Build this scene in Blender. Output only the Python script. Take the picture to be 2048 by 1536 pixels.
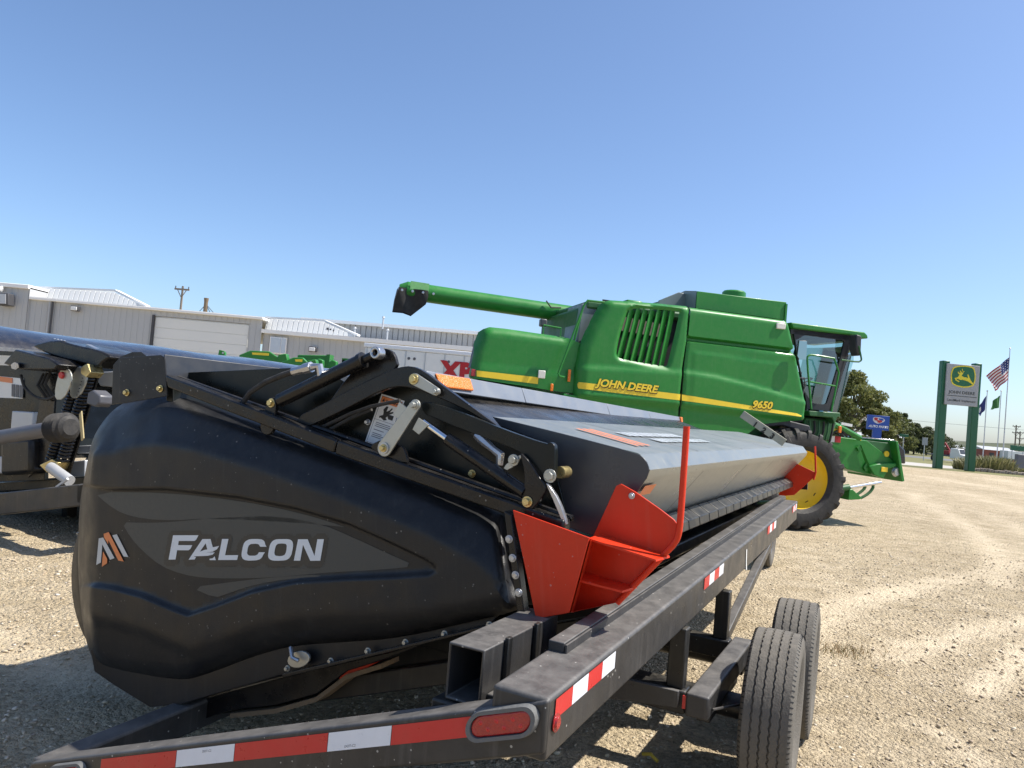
import bpy, bmesh, math, random
import numpy as np
from mathutils import Vector, Matrix
from mathutils.geometry import delaunay_2d_cdt

for o in list(bpy.data.objects): bpy.data.objects.remove(o, do_unlink=True)
SC = bpy.context.scene
COL = SC.collection
R = math.radians
random.seed(7); np.random.seed(7)

# ------------------------------------------------------------ camera, sky, sun, exposure
cam_d = bpy.data.cameras.new('camera'); cam = bpy.data.objects.new('camera', cam_d); COL.objects.link(cam)
cam_d.sensor_width = 36.0; cam_d.lens = 36.0 * 1540 / 2048; cam_d.clip_start = 0.05; cam_d.clip_end = 4000
_p = math.atan(48 / 1540.0); _r = R(5.0)                       # slight upward pitch, 5 degree roll
_F = Vector((0, math.cos(_p), math.sin(_p))); _R0 = Vector((1, 0, 0)); _U0 = _R0.cross(_F)
_R = _R0 * math.cos(_r) + _U0 * math.sin(_r); _U = _U0 * math.cos(_r) - _R0 * math.sin(_r)
cam.matrix_world = Matrix(((_R.x, _U.x, -_F.x, 0), (_R.y, _U.y, -_F.y, 0), (_R.z, _U.z, -_F.z, 1.65), (0, 0, 0, 1)))
SC.camera = cam

SUN_AZ, SUN_EL = 89.0, 55.0                                   # degrees clockwise from +Y, elevation
w = bpy.data.worlds.new('World'); SC.world = w; w.use_nodes = True
wn = w.node_tree.nodes; wl = w.node_tree.links; wn.clear()
sky = wn.new('ShaderNodeTexSky'); sky.sky_type = 'NISHITA'; sky.sun_disc = False
sky.sun_elevation = R(SUN_EL); sky.sun_rotation = R(SUN_AZ); sky.altitude = 100
sky.air_density = 0.85; sky.dust_density = 1.2; sky.ozone_density = 5.0
bg = wn.new('ShaderNodeBackground'); bg.inputs['Strength'].default_value = 0.124
wo = wn.new('ShaderNodeOutputWorld')
wl.new(sky.outputs[0], bg.inputs[0]); wl.new(bg.outputs[0], wo.inputs[0])
sun_d = bpy.data.lights.new('sun', 'SUN'); sun_d.energy = 4.3; sun_d.angle = R(0.53); sun_d.color = (1.0, 0.95, 0.87)
sun = bpy.data.objects.new('sun', sun_d); COL.objects.link(sun)
_sd = Vector((math.sin(R(SUN_AZ)) * math.cos(R(SUN_EL)), math.cos(R(SUN_AZ)) * math.cos(R(SUN_EL)), math.sin(R(SUN_EL))))
sun.rotation_euler = _sd.to_track_quat('Z', 'Y').to_euler()
vs = SC.view_settings; vs.view_transform = 'Standard'; vs.look = 'None'; vs.exposure = 0.70; vs.gamma = 1.0; vs.use_curve_mapping = False

# ------------------------------------------------------------ helpers
def tag(o, label=None, cat=None, group=None, kind=None):
    if label: o['label'] = label
    if cat: o['category'] = cat
    if group: o['group'] = group
    if kind: o['kind'] = kind
    return o

def empty(name, loc=(0, 0, 0), rz=0.0, mat=None):
    o = bpy.data.objects.new(name, None); COL.objects.link(o); o.empty_display_size = 0.2
    if mat is not None: o.matrix_world = mat
    else: o.location = loc; o.rotation_euler = (0, 0, rz)
    return o

def frame(O, head, tilt=0.0):
    """x = right of the heading (raised by tilt), y = along the heading, z = up"""
    h = R(head); t = R(tilt)
    y = Vector((math.sin(h), math.cos(h), 0)); bh = Vector((math.cos(h), -math.sin(h), 0))
    x = bh * math.cos(t) + Vector((0, 0, 1)) * math.sin(t); z = x.cross(y)
    return Matrix(((x.x, y.x, z.x, O[0]), (x.y, y.y, z.y, O[1]), (x.z, y.z, z.z, O[2]), (0, 0, 0, 1)))

class MB:
    """collects vertices and faces; build() links them as one mesh object"""
    def __init__(s): s.v = []; s.f = []; s.mi = []
    def add(s, vs, fs, mi=0):
        n = len(s.v); s.v += [tuple(q) for q in vs]; s.f += [tuple(i + n for i in f) for f in fs]; s.mi += [mi] * len(fs); return s
    def box(s, x0, x1, y0, y1, z0, z1, mi=0):
        v = [(x, y, z) for z in (z0, z1) for y in (y0, y1) for x in (x0, x1)]
        return s.add(v, [(0, 2, 3, 1), (4, 5, 7, 6), (0, 1, 5, 4), (2, 6, 7, 3), (0, 4, 6, 2), (1, 3, 7, 5)], mi)
    def prism(s, poly, t0, t1, m=lambda u, w, t: (u, t, w), mi=0):
        """2-D polygon (u, w) swept from t0 to t1"""
        n = len(poly); v = [m(u, w, t0) for u, w in poly] + [m(u, w, t1) for u, w in poly]
        f = [tuple(range(n)), tuple(range(2 * n - 1, n - 1, -1))] + [(i, i + n, (i + 1) % n + n, (i + 1) % n) for i in range(n)]
        return s.add(v, f, mi)
    def tube(s, pts, r, n=10, cap=True, mi=0):
        pts = [Vector(p) for p in pts]; m = len(pts); rs = r if isinstance(r, (list, tuple)) else [r] * m
        ref = None; v = []
        for i, p in enumerate(pts):
            d = (pts[min(i + 1, m - 1)] - pts[max(i - 1, 0)]).normalized()
            if ref is None: ref = d.orthogonal().normalized()
            ref = (ref - d * ref.dot(d)).normalized(); b = d.cross(ref)
            v += [p + (ref * math.cos(2 * math.pi * k / n) + b * math.sin(2 * math.pi * k / n)) * rs[i] for k in range(n)]
        f = [(i * n + k, i * n + (k + 1) % n, (i + 1) * n + (k + 1) % n, (i + 1) * n + k) for i in range(m - 1) for k in range(n)]
        if cap: f += [tuple(range(n - 1, -1, -1)), tuple(range((m - 1) * n, m * n))]
        return s.add(v, f, mi)
    def bar(s, p0, p1, w, h, up=(0, 0, 1), mi=0):
        p0 = Vector(p0); p1 = Vector(p1); d = (p1 - p0).normalized(); up = Vector(up)
        sx = d.cross(up).normalized() * (w / 2); sz = sx.cross(d).normalized() * (h / 2)
        v = [p + a * sx + b * sz for p in (p0, p1) for b in (-1, 1) for a in (-1, 1)]
        return s.add(v, [(0, 2, 3, 1), (4, 5, 7, 6), (0, 1, 5, 4), (2, 6, 7, 3), (0, 4, 6, 2), (1, 3, 7, 5)], mi)
    def lathe(s, prof, n=32, m=lambda r, a, h: (h, r * math.cos(a), r * math.sin(a)), closed=False, mi=0):
        k = len(prof); v = [m(r, 2 * math.pi * j / n, h) for j in range(n) for r, h in prof]
        f = []
        for j in range(n):
            for i in range(k if closed else k - 1):
                i2 = (i + 1) % k; j2 = (j + 1) % n
                f.append((j * k + i, j * k + i2, j2 * k + i2, j2 * k + i))
        return s.add(v, f, mi)
    def build(s, name, mat, parent=None, bevel=0.0, smooth=35, seg=2, recalc=True):
        me = bpy.data.meshes.new(name); me.from_pydata(s.v, [], s.f); 
        for m in (mat if isinstance(mat, (list, tuple)) else [mat]): me.materials.append(m)
        if any(s.mi): me.polygons.foreach_set('material_index', s.mi)
        return link(name, me, parent, bevel, smooth, seg, recalc)

def link(name, me, parent=None, bevel=0.0, smooth=35, seg=2, recalc=True):
    if recalc:
        bm = bmesh.new(); bm.from_mesh(me); bmesh.ops.recalc_face_normals(bm, faces=bm.faces); bm.to_mesh(me); bm.free()
    me.update()
    if smooth:
        me.polygons.foreach_set('use_smooth', [True] * len(me.polygons)); me.set_sharp_from_angle(angle=R(smooth))
    o = bpy.data.objects.new(name, me); COL.objects.link(o)
    if parent is not None: o.parent = parent
    if bevel:
        b = o.modifiers.new('bevel', 'BEVEL'); b.width = bevel; b.segments = seg; b.limit_method = 'ANGLE'; b.angle_limit = R(38)
        b.use_clamp_overlap = True
    return o

def dist_pl(P, pl, closed=False):
    """distance of points P (n,2) to a polyline"""
    pl = np.array(pl, float); A = pl if closed else pl[:-1]; B = np.roll(pl, -1, 0) if closed else pl[1:]
    d = np.full(len(P), 1e9)
    for a, b in zip(A, B):
        ab = b - a; t = np.clip(((P - a) @ ab) / max(ab @ ab, 1e-12), 0, 1)
        d = np.minimum(d, np.hypot(*(P - (a + t[:, None] * ab)).T))
    return d

def inside(P, poly):
    x, y = P[:, 0], P[:, 1]; r = np.zeros(len(P), bool); poly = np.array(poly, float)
    for (x0, y0), (x1, y1) in zip(poly, np.roll(poly, -1, 0)):
        c = ((y0 > y) != (y1 > y)); xx = (x1 - x0) * (y - y0) / ((y1 - y0) if abs(y1 - y0) > 1e-12 else 1e-12) + x0
        r ^= c & (x < xx)
    return r

def resample(pl, h, closed=True):
    out = []; n = len(pl)
    for i in range(n if closed else n - 1):
        a = np.array(pl[i], float); b = np.array(pl[(i + 1) % n], float); k = max(1, int(np.hypot(*(b - a)) / h))
        out += [tuple(a + (b - a) * j / k) for j in range(k)]
    if not closed: out.append(tuple(pl[-1]))
    return out

def chaikin(pl, it=1, closed=True):
    for _ in range(it):
        q = []; n = len(pl)
        for i in range(n if closed else n - 1):
            a = pl[i]; b = pl[(i + 1) % n]
            q += [(a[0] * .75 + b[0] * .25, a[1] * .75 + b[1] * .25), (a[0] * .25 + b[0] * .75, a[1] * .25 + b[1] * .75)]
        pl = q if closed else [pl[0]] + q + [pl[-1]]
    return pl

def flat_mesh(outline, holes=(), h=0.05, grid=True, extra=None):
    """triangulated 2-D region: returns points (n,2), triangles"""
    loops = [resample(outline, h)] + [resample(q, h) for q in holes]
    pts = []; ed = []
    for L in loops:
        n0 = len(pts); pts += L; ed += [(n0 + i, n0 + (i + 1) % len(L)) for i in range(len(L))]
    if extra is not None:
        k = inside(extra, outline); k[k] = dist_pl(extra[k], loops[0], True) > h * .4; extra = extra[k]; pts += [tuple(e) for e in extra]
    if grid:
        o = np.array(outline); x0, y0 = o.min(0); x1, y1 = o.max(0)
        gx, gy = np.meshgrid(np.arange(x0 + h / 2, x1, h), np.arange(y0 + h / 2, y1, h)); gx = gx + (np.arange(gx.shape[0]) % 2)[:, None] * h / 2
        G = np.stack([gx.ravel(), gy.ravel()], 1); k = inside(G, outline)
        for q in holes: k &= ~inside(G, q)
        G = G[k]
        if len(G):
            d = dist_pl(G, loops[0], True)
            for q in loops[1:]: d = np.minimum(d, dist_pl(G, q, True))
            if extra is not None:
                G = G[d > h * .45]; d = np.array([np.min(np.hypot(*(extra - g).T)) for g in G])
            pts += [tuple(g) for g in G[d > h * .45]]
    V, E, F, *_ = delaunay_2d_cdt([Vector(p) for p in pts], ed, [], 0, 1e-6)
    V = np.array([(v.x, v.y) for v in V]); F = np.array([f for f in F if len(f) == 3])
    c = V[F].mean(1); k = inside(c, outline)
    for q in holes: k &= ~inside(c, q)
    return V, F[k]

def sheet(name, outline, m3, mat, parent=None, holes=(), h=0.05, thick=0.0, tdir=None, smooth=40, grid=True, extra=None):
    """a 2-D region mapped to 3-D by m3(P)->(n,3); thick > 0 gives it a back and rims"""
    V, F = flat_mesh(outline, holes, h, grid, extra); Q = m3(V)
    me = bpy.data.meshes.new(name)
    if thick:
        n = len(V); Q2 = Q + np.array(tdir) * thick
        e = {}
        for t in F:
            for a, b in ((t[0], t[1]), (t[1], t[2]), (t[2], t[0])): e[(a, b)] = 1
        rim = [(a, b) for (a, b) in e if (b, a) not in e]
        faces = [tuple(map(int, t)) for t in F] + [tuple(int(i) + n for i in t[::-1]) for t in F] + [(int(b), int(a), int(a) + n, int(b) + n) for a, b in rim]
        me.from_pydata([tuple(q) for q in np.vstack([Q, Q2])], [], faces)
    else:
        me.from_pydata([tuple(q) for q in Q], [], [tuple(map(int, t)) for t in F])
    me.materials.append(mat)
    return link(name, me, parent, 0, smooth)

def S01(x): x = np.clip(x, 0, 1); return x * x * (3 - 2 * x)

def text_mesh(body, size=1.0, shear=0.0, bold=0.0, extrude=0.0, xs=1.0, align='LEFT', space=1.0):
    c = bpy.data.curves.new('t', 'FONT'); c.body = body; c.size = size; c.shear = shear; c.offset = bold; c.extrude = extrude; c.align_x = align
    c.space_character = space; c.resolution_u = 3
    o = bpy.data.objects.new('t', c); COL.objects.link(o)
    bpy.context.view_layer.update()
    dg = bpy.context.evaluated_depsgraph_get()
    me = bpy.data.meshes.new_from_object(o.evaluated_get(dg)); bpy.data.objects.remove(o, do_unlink=True)
    for v in me.vertices: v.co.x *= xs
    return me

def text(name, body, mat, parent, m3, **kw):
    """lettering: text plane (u right, v up, n towards the reader) mapped by m3(u,v,n)"""
    me = text_mesh(body, **kw)
    for v in me.vertices: v.co = m3(v.co.x, v.co.y, v.co.z)
    me.materials.clear(); me.materials.append(mat)
    return link(name, me, parent, smooth=0, recalc=False)

def copy_tree(o, parent=None):
    c = o.copy(); COL.objects.link(c)
    if parent is not None: c.parent = parent
    for ch in list(o.children): copy_tree(ch, c)
    return c

# ------------------------------------------------------------ materials
def mat(name, col, rough=0.5, metal=0.0, var=0.12, scale=6.0, bump=0.0, bscale=80.0, dust=0.0, dustcol=(0.42, 0.36, 0.27), coat=0.0, spec=0.5, streak=0.0, stretch=None, rvar=0.12, speck=0.0, side=0.22, dr=(.38, .72)):
    m = bpy.data.materials.new(name); m.use_nodes = True; nt = m.node_tree; N = nt.nodes; L = nt.links
    b = N['Principled BSDF']; b.inputs['Roughness'].default_value = rough; b.inputs['Metallic'].default_value = metal
    b.inputs['Specular IOR Level'].default_value = spec
    if coat: b.inputs['Coat Weight'].default_value = coat; b.inputs['Coat Roughness'].default_value = 0.12
    tc = N.new('ShaderNodeTexCoord'); mp = N.new('ShaderNodeMapping'); L.new(tc.outputs['Object'], mp.inputs[0])
    if stretch: mp.inputs['Scale'].default_value = stretch
    nz = N.new('ShaderNodeTexNoise'); nz.inputs['Scale'].default_value = scale; nz.inputs['Detail'].default_value = 6; nz.inputs['Roughness'].default_value = .6
    L.new(mp.outputs[0], nz.inputs['Vector'])
    mx = N.new('ShaderNodeMix'); mx.data_type = 'RGBA'
    mx.inputs[6].default_value = (*[c * (1 - var) for c in col], 1); mx.inputs[7].default_value = (*[min(1, c * (1 + var)) for c in col], 1)
    L.new(nz.outputs['Fac'], mx.inputs[0]); out = mx.outputs[2]
    rr = N.new('ShaderNodeMapRange'); rr.inputs['From Min'].default_value = .3; rr.inputs['From Max'].default_value = .7
    rr.inputs['To Min'].default_value = max(.02, rough - rvar); rr.inputs['To Max'].default_value = min(1, rough + rvar)
    L.new(nz.outputs['Fac'], rr.inputs[0]); rout = rr.outputs[0]
    if dust or streak:
        geo = N.new('ShaderNodeNewGeometry'); sp = N.new('ShaderNodeSeparateXYZ'); L.new(geo.outputs['Normal'], sp.inputs[0])
        up = N.new('ShaderNodeMapRange'); up.inputs['From Min'].default_value = -.1; up.inputs['From Max'].default_value = .9
        up.inputs['To Min'].default_value = side; up.inputs['To Max'].default_value = 1.0; L.new(sp.outputs['Z'], up.inputs[0])
        n2 = N.new('ShaderNodeTexNoise'); n2.inputs['Scale'].default_value = 11; n2.inputs['Detail'].default_value = 9; n2.inputs['Roughness'].default_value = .7
        L.new(tc.outputs['Object'], n2.inputs['Vector'])
        r2 = N.new('ShaderNodeMapRange'); r2.inputs['From Min'].default_value = dr[0]; r2.inputs['From Max'].default_value = dr[1]; r2.inputs['To Max'].default_value = dust
        L.new(n2.outputs['Fac'], r2.inputs[0])
        mu = N.new('ShaderNodeMath'); mu.operation = 'MULTIPLY'; L.new(up.outputs[0], mu.inputs[0]); L.new(r2.outputs[0], mu.inputs[1]); fac = mu.outputs[0]
        if streak:                                               # run marks down the sides, specks
            n3 = N.new('ShaderNodeTexNoise'); n3.inputs['Scale'].default_value = 1.0; n3.inputs['Detail'].default_value = 5
            m3 = N.new('ShaderNodeMapping'); m3.inputs['Scale'].default_value = (38, 38, 2.2); L.new(tc.outputs['Object'], m3.inputs[0]); L.new(m3.outputs[0], n3.inputs['Vector'])
            r3 = N.new('ShaderNodeMapRange'); r3.inputs['From Min'].default_value = .56; r3.inputs['From Max'].default_value = .74; r3.inputs['To Max'].default_value = streak
            L.new(n3.outputs['Fac'], r3.inputs[0])
            ad = N.new('ShaderNodeMath'); ad.operation = 'ADD'; ad.use_clamp = True; L.new(fac, ad.inputs[0]); L.new(r3.outputs[0], ad.inputs[1]); fac = ad.outputs[0]
        m2 = N.new('ShaderNodeMix'); m2.data_type = 'RGBA'; L.new(fac, m2.inputs[0]); L.new(out, m2.inputs[6]); m2.inputs[7].default_value = (*dustcol, 1); out = m2.outputs[2]
        m4 = N.new('ShaderNodeMix'); m4.data_type = 'FLOAT'; L.new(fac, m4.inputs[0]); L.new(rout, m4.inputs[2]); m4.inputs[3].default_value = .85; rout = m4.outputs[0]
    if speck:                                                    # scattered chips and grit stuck to the paint
        vo = N.new('ShaderNodeTexVoronoi'); vo.inputs['Scale'].default_value = 42; L.new(tc.outputs['Object'], vo.inputs['Vector'])
        sc_ = N.new('ShaderNodeSeparateColor'); L.new(vo.outputs['Color'], sc_.inputs[0])
        th = N.new('ShaderNodeMath'); th.operation = 'MULTIPLY'; L.new(sc_.outputs[0], th.inputs[0]); th.inputs[1].default_value = .17
        lt_ = N.new('ShaderNodeMath'); lt_.operation = 'LESS_THAN'; L.new(vo.outputs['Distance'], lt_.inputs[0]); L.new(th.outputs[0], lt_.inputs[1])
        gt_ = N.new('ShaderNodeMath'); gt_.operation = 'GREATER_THAN'; L.new(sc_.outputs[1], gt_.inputs[0]); gt_.inputs[1].default_value = .82
        pm = N.new('ShaderNodeMath'); pm.operation = 'MULTIPLY'; L.new(lt_.outputs[0], pm.inputs[0]); L.new(gt_.outputs[0], pm.inputs[1])
        ps_ = N.new('ShaderNodeMath'); ps_.operation = 'MULTIPLY'; L.new(pm.outputs[0], ps_.inputs[0]); ps_.inputs[1].default_value = speck
        m5 = N.new('ShaderNodeMix'); m5.data_type = 'RGBA'; L.new(ps_.outputs[0], m5.inputs[0]); L.new(out, m5.inputs[6]); m5.inputs[7].default_value = (.42, .40, .36, 1); out = m5.outputs[2]
    L.new(out, b.inputs['Base Color']); L.new(rout, b.inputs['Roughness'])
    if bump:
        n4 = N.new('ShaderNodeTexNoise'); n4.inputs['Scale'].default_value = bscale; n4.inputs['Detail'].default_value = 4; L.new(mp.outputs[0], n4.inputs['Vector'])
        bp = N.new('ShaderNodeBump'); bp.inputs['Strength'].default_value = bump; bp.inputs['Distance'].default_value = .01
        L.new(n4.outputs['Fac'], bp.inputs['Height']); L.new(bp.outputs[0], b.inputs['Normal'])
    return m

def glass_mat(name, tint, refl=0.08, rough=0.02):
    m = bpy.data.materials.new(name); m.use_nodes = True; nt = m.node_tree; N = nt.nodes; L = nt.links; N.clear()
    o = N.new('ShaderNodeOutputMaterial'); t = N.new('ShaderNodeBsdfTransparent'); t.inputs[0].default_value = (*tint, 1)
    g = N.new('ShaderNodeBsdfGlossy'); g.inputs['Roughness'].default_value = rough
    lw = N.new('ShaderNodeFresnel'); lw.inputs[0].default_value = 1.5
    ad = N.new('ShaderNodeMath'); ad.operation = 'ADD'; ad.inputs[1].default_value = refl; L.new(lw.outputs[0], ad.inputs[0])
    mx = N.new('ShaderNodeMixShader'); L.new(ad.outputs[0], mx.inputs[0]); L.new(t.outputs[0], mx.inputs[1]); L.new(g.outputs[0], mx.inputs[2]); L.new(mx.outputs[0], o.inputs[0])
    return m

M = dict(
 plastic=mat('black_moulded_plastic', (.012, .012, .013), .42, var=.25, spec=.34, bump=.10, bscale=220, dust=.07, streak=.035, dustcol=(.25, .24, .22), speck=.28, side=.15),
 blackpaint=mat('black_paint', (.007, .007, .008), .26, var=.3, spec=.36, dust=.10, bump=.04, bscale=60, speck=.4, side=.08),
 blacksheet=mat('black_sheet_steel', (.006, .008, .007), .30, var=.3, spec=.3, dust=.06, side=.08),
 trailer=mat('worn_black_frame_paint', (.020, .020, .021), .34, var=.3, dust=.62, dr=(.12, .80), streak=.10, dustcol=(.29, .27, .245), bump=.08, bscale=120, speck=.8, side=.10, spec=.4),
 frame=mat('black_frame_paint', (.010, .010, .010), .36, var=.3, spec=.36, speck=.4, side=.08, dust=.26, streak=.06, dustcol=(.30, .27, .22)),
 deck=mat('grey_painted_deck_metal', (.25, .27, .26), .28, .60, var=.08, scale=3, dust=.42, dr=(.15, .85), streak=.20, rvar=.05, dustcol=(.41, .38, .31)),
 deckend=mat('slate_grey_end_plate', (.055, .060, .066), .34, .2, var=.12, dust=.06),
 tankend=mat('shade_toned_green_panel', (.19, .23, .225), .4, .1, var=.08),  # shade and bluish sky reflection put into the panel colour
 bezel=mat('dusty_rubber_bezel', (.14, .14, .135), .8, var=.3, scale=20, bump=.3),
 capgrey=mat('dark_grey_cap', (.022, .025, .031), .4, var=.15, dust=.12),
 gauge=mat('dirty_olive_plate', (.34, .33, .26), .6, .2, var=.35, scale=12, dust=.3),
 greybeam=mat('blue_grey_beam_paint', (.19, .21, .24), .38, .1, var=.12, dust=.18),
 red=mat('orange_red_paint', (.64, .034, .007), .42, var=.18, bump=.05, dust=.05, streak=.05, speck=.35, spec=.3),
 green=mat('green_machine_paint', (.018, .195, .025), .40, var=.16, coat=.08, spec=.35, dust=.10, streak=.035, side=.45, bump=.05, bscale=3, scale=1.6),
 green_dull=mat('dull_green_paint', (.022, .115, .030), .5, var=.18, dust=.14, scale=3),
 yellow=mat('yellow_machine_paint', (.80, .52, .015), .42, var=.08, coat=.15, dust=.04),
 yellowdecal=mat('yellow_decal', (.85, .60, .03), .4, var=.05),
 chrome=mat('chrome_rod', (.75, .75, .76), .12, 1.0, var=.05),
 zinc=mat('zinc_plated_steel', (.42, .42, .38), .38, .75, var=.3, scale=16, dust=.12),
 gold=mat('yellow_zinc_bolt', (.58, .47, .22), .36, .8, var=.3, scale=30),
 steel=mat('bare_steel', (.45, .46, .48), .32, .8, var=.2, scale=14),
 galv=mat('light_grey_steel', (.50, .51, .52), .45, .3, var=.12, dust=.15),
 rubber=mat('black_rubber', (.020, .019, .018), .75, var=.3, bump=.25, bscale=70, dust=.35, dustcol=(.26, .23, .19)),
 tread=mat('trailer_tyre_rubber', (.115, .105, .088), .85, var=.25, scale=14, bump=.35, bscale=110, dust=.35, dustcol=(.33, .29, .23)),
 cover=mat('glossy_blue_black_cover', (.012, .014, .022), .20, var=.2, coat=.4, dust=.10),
 orange=mat('amber_lens', (.90, .20, .015), .25, var=.25, scale=40, bump=.6, bscale=150),
 redlens=mat('red_lamp_lens', (.36, .012, .014), .22, var=.25, scale=30, bump=.4, bscale=90, coat=.4, dust=.10),
 redtape=mat('red_reflective_tape', (.56, .022, .022), .35, var=.10, scale=30, dust=.12),
 whitetape=mat('white_reflective_tape', (.74, .76, .80), .35, var=.06, scale=30, dust=.10),
 white=mat('white_paint', (.74, .74, .72), .5, var=.05, dust=.08),
 sticker=mat('white_sticker', (.74, .74, .72), .4, var=.04),
 ink=mat('black_ink', (.012, .012, .012), .5, var=.1),
 orangeink=mat('orange_decal', (.72, .22, .07), .4, var=.08),
 falcon=mat('silver_white_decal', (.66, .69, .71), .35, var=.05),
 silver=mat('silver_decal', (.50, .52, .53), .35, .1, var=.15, scale=10),
 leaf=mat('graphite_decal', (.026, .026, .025), .40, var=.12, scale=60),
 leaf2=mat('graphite_decal_light', (.042, .046, .045), .45, var=.12, scale=60),
 glass=glass_mat('cab_glass', (.38, .58, .54), .05),
 mirror=mat('mirror_glass', (.30, .36, .34), .04, 1.0, var=.02, rvar=.01),  # dark tint stands in for the green machine reflected in it
 interior=mat('dark_cab_trim', (.030, .030, .034), .6, var=.2),
 grey=mat('grey_trim', (.10, .10, .11), .5, var=.15),
 beige=mat('beige_metal', (.36, .32, .27), .5, var=.2),
 lamp=mat('lamp_lens', (.70, .68, .60), .3, var=.1),
 dirt=mat('dried_mud', (.17, .12, .07), .9, var=.4, scale=30, bump=.5, bscale=90),
 darkred=mat('dark_red_lettering', (.42, .012, .016), .5, var=.05),
 straw=mat('dry_straw', (.45, .36, .18), .7, var=.2),
)
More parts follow.
